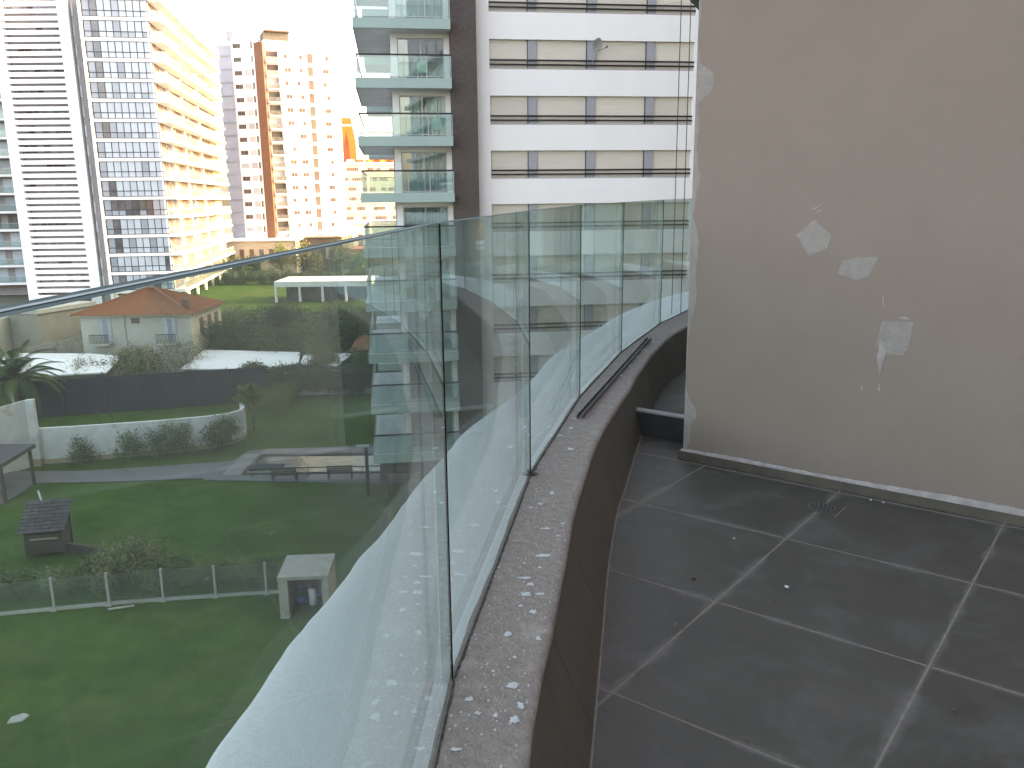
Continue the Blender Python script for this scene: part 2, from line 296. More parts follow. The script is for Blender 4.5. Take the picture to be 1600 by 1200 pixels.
# textured outer ledge and the facade below it
lys = list(np.arange(-3.0, 15.2, .05)); mb = MB(); rows = []
for y in lys:
    xo, xg = atY(ledge_s, y), atY(JOINT, min(y, 14.8))-.012
    w = random.uniform(-.002, .002)
    rows.append([(xg, y-off.y, HC-.012)]+[(xg+(xo-xg)*t, y-off.y, HC-.014-.008*t+random.uniform(-.001, .001)) for t in (.2, .4, .6, .8, .96)]+[(xo+w, y-off.y, HC-.034), (xo+w, y-off.y, -1.0), (xo+w+.3, y-off.y, -1.02)])
vs = [p for r_ in rows for p in r_]; k = len(rows[0])
mb.add(vs, [(i*k+j, (i+1)*k+j, (i+1)*k+j+1, i*k+j+1) for i in range(len(rows)-1) for j in range(k-1)])
mb.build('outer_ledge', 'render', parapet, smooth=True)
# splashes of dried paint and droppings on the coping (measured spots)
def blob(m_, x, y, z, rx, ry, seed, n=11):
    rr = random.Random(seed); a0 = rr.random()*6; vs = [(x, y, z+.0022)]
    for i in range(n):
        a = 2*math.pi*i/n; q = rr.uniform(.5, 1.15); vs.append((x+rx*q*math.cos(a+a0), y+ry*q*math.sin(a+a0), z+.0016))
    m_.add(vs, [(0, 1+i, 1+(i+1) % n) for i in range(n)])
spots = [(.038, 2.62, .030, .012), (.055, 2.57, .016, .018), (.04, 2.50, .022, .018), (.082, 2.50, .020, .012), (-.02, 2.25, .018, .020), (.105, 2.80, .042, .014), (-.005, 1.98, .022, .018), (-.002, 1.83, .020, .022),
         (-.12, 1.92, .016, .012), (-.095, 1.86, .012, .010), (.045, 1.89, .012, .018), (-.14, 1.72, .016, .010), (.125, 3.05, .024, .012), (.115, 3.32, .018, .016), (-.05, 1.85, .008, .012), (.06, 2.38, .014, .018), (.17, 3.45, .014, .028),
         (.075, 3.28, .014, .01), (.2, 3.1, .012, .008), (.17, 2.98, .01, .012), (.09, 2.7, .008, .010), (.02, 2.42, .010, .01), (.0, 2.12, .008, .010), (.09, 2.22, .01, .02), (-.06, 2.05, .006, .008), (.3, 4.1, .02, .03), (.26, 4.35, .02, .02), (.33, 4.5, .014, .03), (.42, 4.8, .016, .03), (.52, 5.1, .02, .02), (.36, 4.7, .02, .012), (.6, 5.35, .02, .04), (.68, 5.7, .02, .03), (.78, 5.9, .03, .03), (.9, 6.25, .03, .03), (1.0, 6.6, .03, .04), (1.12, 6.9, .03, .03), (1.25, 7.3, .03, .03)]
for i, (x, y, rx, ry) in enumerate(spots):
    x = min(x, atY(inner_s, y)-.022-rx); rx *= .9; ry *= .9
    m_ = MB(); blob(m_, x, y-off.y, HC, rx, ry, i, 13); m_.build('paint_splash', 'splash', parapet)
mb = MB(); rr = random.Random(5)          # the fine white specks nobody could count
for i in range(1500):
    y = rr.uniform(1.2, 8.5); xi, xg = atY(inner_s, y), atY(joint_s, y); x = xg+(xi-xg)*rr.uniform(.08, .97); s_ = rr.choice([.0012, .0016, .002, .0035])
    blob(mb, x, y-off.y, HC-.0003, s_, s_*1.6, i, 5)
tag(mb.build('paint_speck', 'splash', parapet), kind='stuff')

# glass balustrade
bal = root('glass_balustrade', 'frameless greenish glass balustrade of butted panes following the curved parapet', 'glass railing', (-.168, 2.01, HC))
bo = Vector((-.168, 2.01, HC)); T = .032
for i in range(len(JOINT)-1):
    a, b = Vector((*JOINT[i], 0)), Vector((*JOINT[i+1], 0)); d = (b-a).normalized(); n = Vector((-d.y, d.x, 0))
    a2, b2 = a+d*.004, b-d*.004
    za, zb = TOPZ[i], TOPZ[i+1]; z0 = HC-.03
    P = [a2, a2+n*T, b2+n*T, b2]
    vs = [p-bo*1.0+Vector((0, 0, z0)) for p in P]+[P[0]-bo+Vector((0, 0, za)), P[1]-bo+Vector((0, 0, za)), P[2]-bo+Vector((0, 0, zb)), P[3]-bo+Vector((0, 0, zb))]
    me = bpy.data.meshes.new('glass_pane'); me.from_pydata([tuple(v) for v in vs], [], [(0, 1, 2, 3), (7, 6, 5, 4), (0, 4, 5, 1), (1, 5, 6, 2), (2, 6, 7, 3), (3, 7, 4, 0)])
    me.materials.append(M['pane']); me.materials.append(M['paneedge']); me.materials.append(M['silicone'])
    for q in (0, 1): me.polygons[q].material_index = 1
    me.update(); o = link('glass_pane', me, bal)
    m_ = MB(); q0, q1 = a2+n*(T*.36), a2+n*(T*.58); q2, q3 = b2+n*(T*.36), b2+n*(T*.58)
    m_.add([tuple(q0-bo+Vector((0, 0, za+.0006))), tuple(q2-bo+Vector((0, 0, zb+.0006))), tuple(q3-bo+Vector((0, 0, zb+.0006))), tuple(q1-bo+Vector((0, 0, za+.0006)))], [(0, 1, 2, 3)]); m_.build('interlayer', 'interlayer', o)
    jp = [b-d*.0042-n*.0012, b+d*.0042-n*.0012, b+d*.0042+n*.005, b-d*.0042+n*.005]
    m_ = MB(); m_.prism([tuple((p-bo)[:2]) for p in jp], -.03, zb-HC-.001); jo = m_.build('joint_seal', 'silicone', bal)
    # ragged black sealant along the foot of the pane
    m_ = MB(); L_ = (b2-a2).length; nn = int(L_/.02); vs = []
    for k in range(nn+1):
        p = a2+d*(L_*k/nn)-bo; w = .004+.004*abs(math.sin(k*1.7))+random.uniform(0, .004)
        vs += [tuple(p-n*w+Vector((0, 0, HC-.001))), tuple(p-n*.001+Vector((0, 0, HC+.004+random.uniform(0, .004))))]
    m_.add(vs, [(2*k, 2*k+2, 2*k+3, 2*k+1) for k in range(nn)]); m_.build('sealant', 'sealant', o)
# clump of old sealant by the second joint
m_ = MB(); rr = random.Random(3)
for k in range(16):
    c = Vector((.083+rr.uniform(-.012, .02), 3.70+rr.uniform(-.03, .03), HC+rr.uniform(.0, .018)))-bo
    e_ = Vector((rr.uniform(-.02, .02), rr.uniform(-.02, .02), rr.uniform(-.004, .012))); m_.bar(c, c+e_, rr.uniform(.002, .005), n=5)
m_.build('sealant_clump', 'sealant', bal)

# left-over glazing channel lying on the coping
ca, cb = Vector((.375, 4.70, HC+.003)), Vector((1.235, 7.46, HC+.003)); d = (cb-ca).normalized(); n = Vector((-d.y, d.x, 0))
ch = MB(); prof = [(0, 0), (.034, 0), (.034, .022), (.031, .022), (.031, .003), (.003, .003), (.003, .022), (0, .022)]
L_ = (cb-ca).length; ch.add([tuple(-n*p[0]+Vector((0, 0, p[1]))) for p in prof]+[tuple(d*L_-n*p[0]+Vector((0, 0, p[1]))) for p in prof], [(i, (i+1) % 8, 8+(i+1) % 8, 8+i) for i in range(8)]+[(0, 1, 4, 5), (1, 2, 3, 4), (5, 6, 7, 0), (8, 13, 12, 9), (9, 12, 11, 10), (13, 8, 15, 14)])
tag(ch.build('metal_channel', 'steel', None, tuple(ca)), 'long thin grey metal channel lying on the curved cement coping', 'metal profile')

# floor: grout bed and square porcelain tiles
YAW = -38.12; e1 = Vector((math.cos(R(YAW)), math.sin(R(YAW)), 0)); e2 = Vector((-e1.y, e1.x, 0)); O = Vector((.6826, 4.2366, 0))
floor = MB().prism([(-.9, -3), (6, -3), (8, 3), (8, 14.5)]+[(atY(foot_s, y)-.05, y) for y in (14.4, 13.5, 12.2, 10.9, 9.4, 8.1, 6.8, 5.5, 4.1, 2.8, 1.7, .3, -1.4)], -.30, -.0008).build('balcony_floor', 'grout', None, kind='structure')
def tilemat():
    m = M['tile']; nt = m.node_tree; L = nt.links.new; b = [n for n in nt.nodes if n.type == 'BSDF_PRINCIPLED'][0]
    src = b.inputs['Base Color'].links[0].from_socket
    tc = N(nt, 'ShaderNodeTexCoord'); sp = N(nt, 'ShaderNodeSeparateXYZ'); L(tc.outputs['Object'], sp.inputs[0]); es = []
    for ax in (0, 1):
        a = N(nt, 'ShaderNodeMath', operation='SUBTRACT'); L(sp.outputs[ax], a.inputs[0]); a.inputs[1].default_value = .4
        c = N(nt, 'ShaderNodeMath', operation='ABSOLUTE'); L(a.outputs[0], c.inputs[0]); es.append(c)
    mx = N(nt, 'ShaderNodeMath', operation='MAXIMUM'); L(es[0].outputs[0], mx.inputs[0]); L(es[1].outputs[0], mx.inputs[1])
    ge = N(nt, 'ShaderNodeNewGeometry'); n1 = N(nt, 'ShaderNodeTexNoise', Scale=3.2, Detail=7); L(ge.outputs['Position'], n1.inputs['Vector'])
    wd = N(nt, 'ShaderNodeMapRange'); wd.inputs[1].default_value = .42; wd.inputs[2].default_value = .68; wd.inputs[3].default_value = .392; wd.inputs[4].default_value = .335; L(n1.outputs[0], wd.inputs[0])
    mr = N(nt, 'ShaderNodeMapRange', interpolation_type='SMOOTHSTEP'); L(mx.outputs[0], mr.inputs[0]); L(wd.outputs[0], mr.inputs[1]); mr.inputs[2].default_value = .399; mr.inputs[3].default_value = 0; mr.inputs[4].default_value = .75
    n2 = N(nt, 'ShaderNodeTexNoise', Scale=38, Detail=6); L(ge.outputs['Position'], n2.inputs['Vector'])
    mm = N(nt, 'ShaderNodeMath', operation='MULTIPLY'); L(mr.outputs[0], mm.inputs[0]); L(n2.outputs[0], mm.inputs[1])
    mix = N(nt, 'ShaderNodeMix', data_type='RGBA'); mix.inputs[7].default_value = (.15, .137, .125, 1); L(src, mix.inputs[6]); L(mm.outputs[0], mix.inputs[0])
    # scuffs, dusty smears and dried puddle rims
    n3 = N(nt, 'ShaderNodeTexNoise', Scale=2.1, Detail=9, Roughness=.72, Distortion=.6); L(ge.outputs['Position'], n3.inputs['Vector'])
    m3 = N(nt, 'ShaderNodeMapRange'); m3.inputs[1].default_value = .50; m3.inputs[2].default_value = .74; m3.inputs[4].default_value = .55; L(n3.outputs[0], m3.inputs[0])
    mix2 = N(nt, 'ShaderNodeMix', data_type='RGBA'); mix2.inputs[7].default_value = (.108, .10, .094, 1); L(mix.outputs[2], mix2.inputs[6]); L(m3.outputs[0], mix2.inputs[0])
    L(mix2.outputs[2], b.inputs['Base Color'])
    r3 = N(nt, 'ShaderNodeMapRange'); r3.inputs[3].default_value = .40; r3.inputs[4].default_value = .72; L(n3.outputs[0], r3.inputs[0]); L(r3.outputs[0], b.inputs['Roughness'])
tilemat()
tl = MB().box(.005, .795, .005, .795, -.012, 0).mesh('tile', 'tile')
# the grid origin sits on a joint crossing; the row along the wall carries the drain
DR = Vector((1.632, 4.142, 0)); dl = DR-O; di, dj = dl.dot(e1), dl.dot(e2)
for i in range(-7, 9):
    for j in range(-9, 9):
        c = O+e1*(.8*i+.4)+e2*(.8*j+.4)
        if c.x < atY(foot_s, c.y)-.62 or c.x > 5.2 or c.y < -2.6 or c.y > 9.5: continue
        link('tile', tl, floor, tuple(O+e1*.8*i+e2*.8*j), (0, 0, R(YAW)))
# drain
dr = root('floor_drain', 'round steel floor drain set in the tiles near the skirting', 'drain', tuple(DR))
m_ = MB(); n = 28; ro = .070
m_.prism([(ro*math.cos(2*math.pi*k/n), ro*math.sin(2*math.pi*k/n)) for k in range(n)], -.001, .0025); m_.build('grate', mat('drain_steel', (.10, .10, .098), (.14, .14, .135), rough=.4, metal=.6, scale=30), dr)
m_ = MB()
for ring, cnt, rs in ((.054, 14, .0088), (.034, 9, .0088), (.013, 4, .008)):
    for k in range(cnt):
        a = 2*math.pi*k/cnt; m_.prism([(ring*math.cos(a)+rs*math.cos(t), ring*math.sin(a)+rs*math.sin(t)) for t in [2*math.pi*q/6 for q in range(6)]], .0024, .0031)
m_.build('drain_slot', 'rubber', dr)
m_ = MB(); q_ = .098
for a in ((q_-.004, -q_+.004, q_, q_-.004),): m_.box(a[0], a[2], a[1], a[3], -.001, .0006)
m_.build('frame_joint', 'grout', dr, (0, 0, 0), (0, 0, R(YAW)))
# pebbles and crumbs
def crumb(x, y, s, m, label):
    bm = bmesh.new(); bmesh.ops.create_icosphere(bm, subdivisions=1, radius=s); rr = random.Random(int(x*1000))
    for v in bm.verts: v.co = Vector((v.co.x*rr.uniform(.7, 1.2), v.co.y*rr.uniform(.7, 1.2), v.co.z*rr.uniform(.5, .8)))
    me = bpy.data.meshes.new('crumb'); bm.to_mesh(me); bm.free(); me.materials.append(M[m]); o = link('plaster_crumb', me, None, (x, y, s*.55)); tag(o, label, 'crumb', 'crumbs lying on the balcony tiles'); return o
crumb(1.146, 3.222, .011, 'splash', 'largest white crumb of plaster in the middle of the tile floor')
crumb(1.062, 3.744, .006, 'splash', 'small white crumb of plaster on the tile below the drain smear')
for x, y, s, m, lb in ((.775, 3.318, .010, 'soil', 'brown crumb on the grout line nearest the curved curb'), (1.06, 3.10, .006, 'soil', 'dark crumb beside the tile crossing left of the white crumb'), (1.40, 2.36, .007, 'soil', 'dark speck on the big front tile, right of centre'), (.90, 3.28, .004, 'soil', 'tiny dark crumb on the grout near the crossing'), (.62, 2.93, .003, 'splash', 'tiny pale crumb close to the curb foot'), (1.93, 4.24, .007, 'splash', 'pale crumb at the foot of the skirting right of the drain'), (1.98, 4.20, .006, 'splash', 'second pale crumb at the foot of the skirting, further right'), (.70, 2.22, .005, 'soil', 'dark crumb on the tile in front, near the curb')):
    crumb(x, y, s, m, lb)
# dusty smears lying on the tiles as a thin film of dried cement (real marks with their own outlines)
# the taupe end wall
A0 = Vector((1.035, 5.005, 0)); wall = root('partition_wall', 'tall taupe painted wall with pale filler patches rising from the tiled balcony floor', 'wall', tuple(A0), YAW)
bevel(MB().box(.035, 4.6, .012, .40, 0, 3.26).build('wall_body', 'wall', wall), .004, 2)
sj = [0.0, .589, .997, 1.80, 2.6, 3.4, 4.2]
for a, b in zip(sj, sj[1:]):
    bevel(MB().box(a+.003, b-.003, 0, .0115, .003, .058).build('skirting_tile', 'curbtile', wall), .0015, 1)
MB().box(.002, 4.2, .0045, .0118, .0005, .055).build('skirting_joint', 'grout', wall)
def fleck(name, pts, z, m='patch', th=.0015, jag=.004, seed=1):
    rr = random.Random(seed); Q = []
    for (a, b) in zip(pts, pts[1:]+pts[:1]):
        for k in range(5):
            t = k/5; Q.append((a[0]+(b[0]-a[0])*t+rr.uniform(-jag, jag), a[1]+(b[1]-a[1])*t+rr.uniform(-jag, jag)))
    MB().xprism(Q, z-th, z+.001).build(name, m, wall)
PT = [[(.754, 1.485), (.851, 1.399), (.829, 1.334), (.736, 1.287), (.662, 1.402)],
      [(.917, 1.27), (.997, 1.293), (1.095, 1.296), (1.059, 1.196), (.99, 1.172), (.895, 1.201)],
      [(1.138, .967), (1.292, .973), (1.28, .836), (1.258, .797), (1.181, .792), (1.12, .836)]]
for i, p in enumerate(PT): fleck('filler_patch', p, .012, 'patch', .0012, .0014, i)
fleck('filler_drip', [(1.139, .872), (1.165, .85), (1.172, .79), (1.157, .70), (1.149, .668), (1.132, .769)], .0108, 'filler', .001, .002, 9)
for i, p in enumerate([[(1.131, 1.097), (1.136, 1.097), (1.144, 1.041), (1.141, 1.041)], [(1.06, .603), (1.072, .60), (1.066, .578)], [(1.149, .633), (1.157, .633), (1.159, .593), (1.151, .593)], [(.72, 1.522), (.75, 1.545), (.785, 1.565), (.775, 1.553)], [(.75, 1.52), (.785, 1.538), (.78, 1.527)], [(1.21, .99), (1.25, .998), (1.275, .985), (1.24, .983)]]):
    fleck('filler_fleck', p, .012, 'filler', .001, .001, 30+i)
# broken edge filler down the left edge and over the skirting
rr = random.Random(11); zs = np.arange(.06, 3.2, .025)
def edgew(z):
    v = .012+.010*math.sin(z*7)+.008*math.sin(z*19+1)
    for c, s_, w in ((2.24, .085, .095), (1.30, .20, .030), (1.62, .12, .02), (1.78, .10, .022), (.95, .16, .022), (.32, .06, .045), (.20, .10, .03), (2.5, .1, .01)):
        v += w*math.exp(-((z-c)/s_)**4)
    return max(.006, v)
Q = [(.034, z) for z in zs]+[(.034+edgew(z)+rr.uniform(-.003, .003), z) for z in zs[::-1]]
vs = []; n = len(zs)
for z in zs: w = edgew(z)+rr.uniform(-.003, .003); vs += [(.0335, .0105, z), (.034+w*.6, .0100, z), (.034+w, .0118, z)]
m_ = MB(); m_.add(vs, [(3*i+j, 3*i+j+1, 3*i+4+j, 3*i+3+j) for i in range(n-1) for j in range(2)]); m_.build('edge_filler', 'patch', wall)
vs = []; xs = np.arange(.02, 4.2, .02)
for x in xs:
    h = .012+.010*min(1, x/1.0)+.005*math.sin(x*5)+rr.uniform(-.0025, .0025)+.012*max(0, min(1, (x-1)/1.2))
    vs += [(x, -.001+rr.uniform(0, .002), .058), (x, .004, .060+h*.35), (x, .0118, .058+h)]
m_ = MB(); n = len(xs); m_.add(vs, [(3*i+j, 3*i+3+j, 3*i+4+j, 3*i+j+1) for i in range(n-1) for j in range(2)]); m_.build('skirting_filler', 'filler', wall)
# low divider between this balcony and the next
thr = root('balcony_divider', 'low dark divider slab with pale top between curb and taupe wall', 'divider', (.86, 5.60, 0), YAW)
MB().box(-.10, .45, -.03, .03, .0, .168).build('divider_body', mat('divider_dark', (.026, .026, .025), (.035, .034, .032), rough=.6, scale=6), thr)
MB().box(-.12, .45, -.034, .034, .1685, .180).build('divider_cap', mat('divider_cap', (.26, .25, .24), (.2, .19, .18), rough=.8, scale=10), thr)
# slab of the balcony above
up = [(1.44, 7.41), (1.74, 8.13), (2.4, 9.4), (3.2, 10.9), (6, 10.9), (6, 3.0), (1.36, 5.4), (1.3, 6.4)]
MB().prism(up, 3.262, 3.55).build('upper_balcony_slab', 'soffit', None, kind='structure')
# suspension cables outside the glass
for x, lb in ((1.785, 'left one of two thin black cables hanging outside the glass by the wall'), (1.885, 'right one of two thin black cables hanging outside the glass by the wall')):
    m_ = MB(); m_.bar((0, 0, -4), (0, 0, 1.7+.3), .0045, n=6); tag(m_.build('hanging_cable', 'cable', None, (x, 9.2, 1.6)), lb, 'cable', 'cables hanging in front of the facade')
# the body of our own building beside and behind the balcony
own = root('apartment_block', 'own apartment block behind the taupe wall and the balcony', 'building', (14, 0, G))
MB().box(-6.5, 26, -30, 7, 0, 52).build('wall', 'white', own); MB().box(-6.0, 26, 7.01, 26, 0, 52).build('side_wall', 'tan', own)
for k in range(14):
    bx('side_slab', 'teal', own, -7.2, -6.001, 7.2, 25.5, 3.5*k+2.9, 3.5*k+3.5); bx('side_rail', 'railglass', own, -7.18, -7.16, 7.3, 25.4, 3.5*k+3.5, 3.5*k+4.5)
    for j in range(5): bx('side_window', ['darkpane', 'ochre', 'curtain', 'darkpane'][(j+k) % 4], own, -6.04, -6.001, 7.6+3.7*j, 10.4+3.7*j, 3.5*k+3.6, 3.5*k+5.9)
for k in range(-2, 6):
    bx('balcony_band', 'white2', own, -7.6, -6.51, -28, 4, 15+3.5*k-.4, 15+3.5*k) if k != 0 else None
    for j in range(5):
        if not (k in (0,) and j > 3): bx('window', 'darkpane', own, -6.56, -6.5, -26+6*j, -22+6*j, 15+3.5*k+.3, 15+3.5*k+2.6)

# unseen tower placed right of the garden to keep the lawn in shade
nt_ = root('apartment_tower', 'plain unseen tower placed to the right of the garden to shade the lawn', 'building', (27, 30, G), 0)
MB().box(0, 16, 0, 112, 0, 62).build('wall', 'white', nt_)
for k in range(20):
    bx('balcony_slab', 'white2', nt_, -1.4, -.001, 1, 67, 3*k+2.7, 3*k+3.0)
    for j in range(11): bx('window', 'darkpane' if (j*k) % 3 else 'blind', nt_, -.06, -.002, 2+6*j, 5.5+6*j, 3*k+.4, 3*k+2.5)
# ================================================================ THE TEAL AND WHITE BLOCK
tb = root('apartment_building', 'near white apartment building with teal balconies, brown brick pilaster and cream shutters', 'building', (-3.187, 45.0, G), 8)
def Z(z): return z-G
# local axes: x along the facade, y into the building; slab fronts on y=0
MB().box(-2.78, 2.0, 1.2, 16, Z(-16), Z(40)).build('core_wall', 'white', tb) if False else None
WT = 9.82           # z of a window head row
SP = 2.84
FL = [WT+SP*k for k in range(-7, 5)]
# white facade: spandrels, end piers, shutters, mullion panels, bars
bx('end_pier', 'white', tb, 1.64, 2.395, 1.4, 4, Z(-15), Z(30))
bx('end_pier', 'white', tb, 13.70, 19.0, 1.4, 4, Z(-15), Z(30))
bx('facade_backing', 'white', tb, 2.396, 13.699, 1.66, 4, Z(-15), Z(30))
shut = MB(); 
def shutter_mesh(w, h):
    k = ('sh', round(w, 2))
    if k not in _cache:
        m_ = MB(); n = 22
        for i in range(n): m_.box(0, w, 0, .03, h*i/n, h*(i+.86)/n)
        m_.box(0, w, .031, .05, 0, h); _cache[k] = m_.mesh('shutter', 'cream')
    return _cache[k]
rr = random.Random(21)
for zt in FL:
    zb = zt-1.50
    bx('spandrel', 'white', tb, 2.396, 13.699, 1.4, 1.658, Z(zt), Z(zt+SP-1.50))
    xs = [2.40, 4.45, 4.97, 7.67, 8.22, 10.98, 11.52, 13.695]
    for a, b in ((0, 1), (2, 3), (4, 5), (6, 7)): link('shutter', shutter_mesh(xs[b]-xs[a], 1.47), tb, (xs[a], 1.58, Z(zb+.02)))
    for a, b in ((1, 2), (3, 4), (5, 6)): bx('mullion_panel', 'lilac', tb, xs[a]+.03, xs[b]-.02, 1.50, 1.655, Z(zb), Z(zt)); bx('mullion_edge', 'frame', tb, xs[a]-.005, xs[a]+.028, 1.49, 1.655, Z(zb), Z(zt))
    for dz in (.42, .20): bx('safety_bar', 'blackrail', tb, 2.36, 13.72, 1.405, 1.45, Z(zb+dz), Z(zb+dz+.085))
    bx('sill', 'greypane', tb, 2.4, 13.69, 1.46, 1.575, Z(zb-.0), Z(zb+.05))
# brown pilaster
MB().box(.27, 1.638, .6, 4, Z(-15), Z(30)).build('pilaster', 'brown', tb)
rr = random.Random(4)
for k in range(46):
    z = -14.6+k*.97
    MB().box(.262, 1.646, .597, .62, Z(z), Z(z+.012)).build('course_joint', 'brown', tb) if k % 5 == 0 else None
# flats behind the balconies: white frame walls, windows, dark rooms
ST = [10.50+2.85*k for k in range(-9, 4)]         # slab tops, lowest is z=-15.15
for k, zt in enumerate(ST):
    if zt < -13: continue
    # balcony slab with teal edge and grey underside
    if zt > -14:
        MB().box(-4.55, .266, .12, 9.0, Z(zt-.485), Z(zt-.01)).build('slab', 'greysoffit', tb)
        bx('slab_edge', 'teal', tb, -4.55, .266, 0, .119, Z(zt-.49), Z(zt))
        bx('slab_edge', 'teal', tb, -4.62, -4.552, 0, 9.0, Z(zt-.49), Z(zt), )
    # wall of the flat behind: frame around the sliding window
    zr = zt+2.36
    bx('wall_pier', 'white', tb, -2.78, -2.44, 1.2, 1.5, Z(zt), Z(zr)); bx('wall_pier', 'white', tb, .0, .268, 1.2, 1.5, Z(zt), Z(zr))
    bx('lintel', 'white', tb, -2.439, -.001, 1.2, 1.5, Z(zt+2.13), Z(zr))
    bx('side_wall', 'greywall', tb, -2.78, -2.60, 1.501, 16, Z(zt), Z(zr))
    bx('room_back', 'room', tb, -2.59, .26, 3.2, 3.3, Z(zt), Z(zr))
    w = root('window', None, None, (0, 0, 0)); w.parent = tb
    del_ = w
    f = MB()
    for a in (-2.438, -1.26, -.062): f.box(a, a+.06, 1.34, 1.40, Z(zt+.02), Z(zt+2.12))
    f.box(-2.437, -.003, 1.335, 1.405, Z(zt+2.065), Z(zt+2.128)); f.box(-2.437, -.003, 1.335, 1.405, Z(zt+.0), Z(zt+.05)); f.build('frame', 'alu', w)
    bx('pane', 'winglass', w, -2.38, -1.262, 1.365, 1.375, Z(zt+.05), Z(zt+2.065)); bx('pane', 'winglass', w, -1.198, -.064, 1.365, 1.375, Z(zt+.05), Z(zt+2.065))
    if k not in (8,):         # hung curtains in folds
        c = MB(); vs = []; nn = 70; rr2 = random.Random(k)
        ph = rr2.uniform(0, 6); gap = (k % 3 == 1)
        for i in range(nn+1):
            x = -2.42+2.4*i/nn; y = 1.62+.05*math.sin(i*1.15+ph)+.02*math.sin(i*2.9)
            vs += [(x, y, Z(zt+.03)), (x, y, Z(zt+2.12))]
        c.add(vs, [(2*i, 2*i+2, 2*i+3, 2*i+1) for i in range(nn) if not (gap and 33 < i < 40)]); c.build('curtain', 'curtain', w)
    # railing
    rl = bpy.data.objects.new('railing', None); COL.objects.link(rl); rl.parent = tb
    b_ = MB()
    b_.box(-4.53, .25, .02, .09, Z(zt+1.08), Z(zt+1.16)); b_.box(-4.54, -4.47, .091, 8.9, Z(zt+1.08), Z(zt+1.16)); b_.build('handrail', 'blackrail', rl)
    p_ = MB()
    for x in (-4.51, -2.15, -1.02, .22): bx('post', 'alu', rl, x, x+.035, .04, .07, Z(zt), Z(zt+1.08))
    for y in (2.2, 4.4, 6.6, 8.8): bx('post', 'alu', rl, -4.52, -4.49, y, y+.03, Z(zt), Z(zt+1.08))
    p_.box(-4.5, .24, .042, .066, Z(zt+.06), Z(zt+.09)); p_.box(-4.5, .24, .042, .066, Z(zt+1.0), Z(zt+1.02)); p_.build('glass_clamp_rail', 'alu', rl)
    for a, b in ((-4.48, -2.155), (-2.115, -1.025), (-.985, .215)): bx('glass_panel', 'railglass', rl, a, b, .05, .06, Z(zt+.09), Z(zt+1.08))
    for a, b in ((.09, 2.19), (2.24, 4.39), (4.44, 6.59), (6.64, 8.79)): bx('side_glass_panel', 'railglass', rl, -4.508, -4.498, a, b, Z(zt+.09), Z(zt+1.08))
# rear stack of balconies, wall behind the side terrace
for zt in ST:
    if -13 < zt < 20:
        MB().box(-4.4, -2.782, 12.0, 15.5, Z(zt-.485), Z(zt-.01)).build('rear_slab', 'greysoffit', tb); bx('rear_slab_edge', 'teal', tb, -4.4, -2.782, 11.9, 11.999, Z(zt-.49), Z(zt))
        bx('rear_rail', 'blackrail', tb, -4.38, -2.782, 11.92, 11.96, Z(zt+1.05), Z(zt+1.1)); bx('rear_glass', 'railglass', tb, -4.38, -2.782, 11.935, 11.945, Z(zt+.05), Z(zt+1.04))
# ground-floor hall
MB().box(-2.7, .26, 1.3, 16, Z(-15), Z(-12.8)).build('hall_wall', 'brown', tb); MB().box(1.64, 19, 4.0, 16, Z(-15), Z(30)).build('rear_block', 'white', tb)
bx('hall_column', 'brown', tb, -4.3, -3.9, .5, .9, Z(-15), Z(-12.8))
# things on its balconies
def balcony_chair(x, y, z, lb):
    m_ = MB(); p = root('garden_chair', lb, 'chair', (0, 0, 0), 0, 'pale green chairs on the teal balconies')
    M4 = Matrix.Translation((-3.187, 45, G)) @ Matrix.Rotation(R(8), 4, 'Z'); p.location = M4 @ Vector((x, y, Z(z))); p.rotation_euler = (0, 0, R(8))
    prof = [(-.27, .0), (-.30, .45), (-.26, .78), (-.15, .86), (.15, .86), (.26, .78), (.30, .45), (.27, .0)]
    m_.xprism([(-.26, .36), (-.28, .75), (-.14, .90), (.14, .90), (.28, .75), (.26, .36)], -.03, .03); m_.build('backrest', 'chair', p, (0, .0, 0))
    MB().box(-.27, .27, .032, .50, .36, .42).build('seat', 'chair', p)
    for sx in (-.25, .21):
        for sy in (.05, .44): MB().box(sx, sx+.04, sy, sy+.04, 0, .359).build('leg', 'chair', p)
        MB().box(sx, sx+.05, .04, .48, .62, .66).build('armrest', 'chair', p)
balcony_chair(-.55, .35, 4.80, 'pale green plastic chair behind the balcony glass two floors above eye level')
balcony_chair(-1.2, .45, 7.65, 'pale plastic chair by the dark window on the topmost fully visible teal balcony')
# satellite dish
M4 = Matrix.Translation((-3.187, 45, G)) @ Matrix.Rotation(R(8), 4, 'Z')
ds = root('satellite_dish', 'small grey satellite dish on the lilac panel between the upper shutters', 'satellite dish', tuple(M4 @ Vector((8.0, 1.45, Z(8.75)))), 8)
m_ = MB(); m_.bar((0, 0, 0), (.02, -.25, .12), .025); m_.bar((.02, -.25, .12), (.10, -.42, .72), .02); m_.build('bracket', 'dish', ds)
m_ = MB(); rings = 5; seg = 18; vs = [(0, 0, 0)]
for r_ in range(1, rings+1):
    for s_ in range(seg): a = 2*math.pi*s_/seg; q = .38*r_/rings; vs.append((q*math.cos(a)*.85, -(q*q)*.6, q*math.sin(a)))
fs = [(0, 1+s_, 1+(s_+1) % seg) for s_ in range(seg)]+[(1+(r_-1)*seg+s_, 1+r_*seg+s_, 1+r_*seg+(s_+1) % seg, 1+(r_-1)*seg+(s_+1) % seg) for r_ in range(1, rings) for s_ in range(seg)]
m_.add(vs, fs); m_.build('reflector', 'dish', ds, (.10, -.42, .78), (R(20), 0, R(28)), smooth=True)
m_ = MB(); m_.bar((.12, -.45, .45), (.52, -.95, .58), .012); m_.bar((.50, -.95, .54), (.56, -1.0, .64), .035); m_.build('feed_arm', 'blackrail', ds)

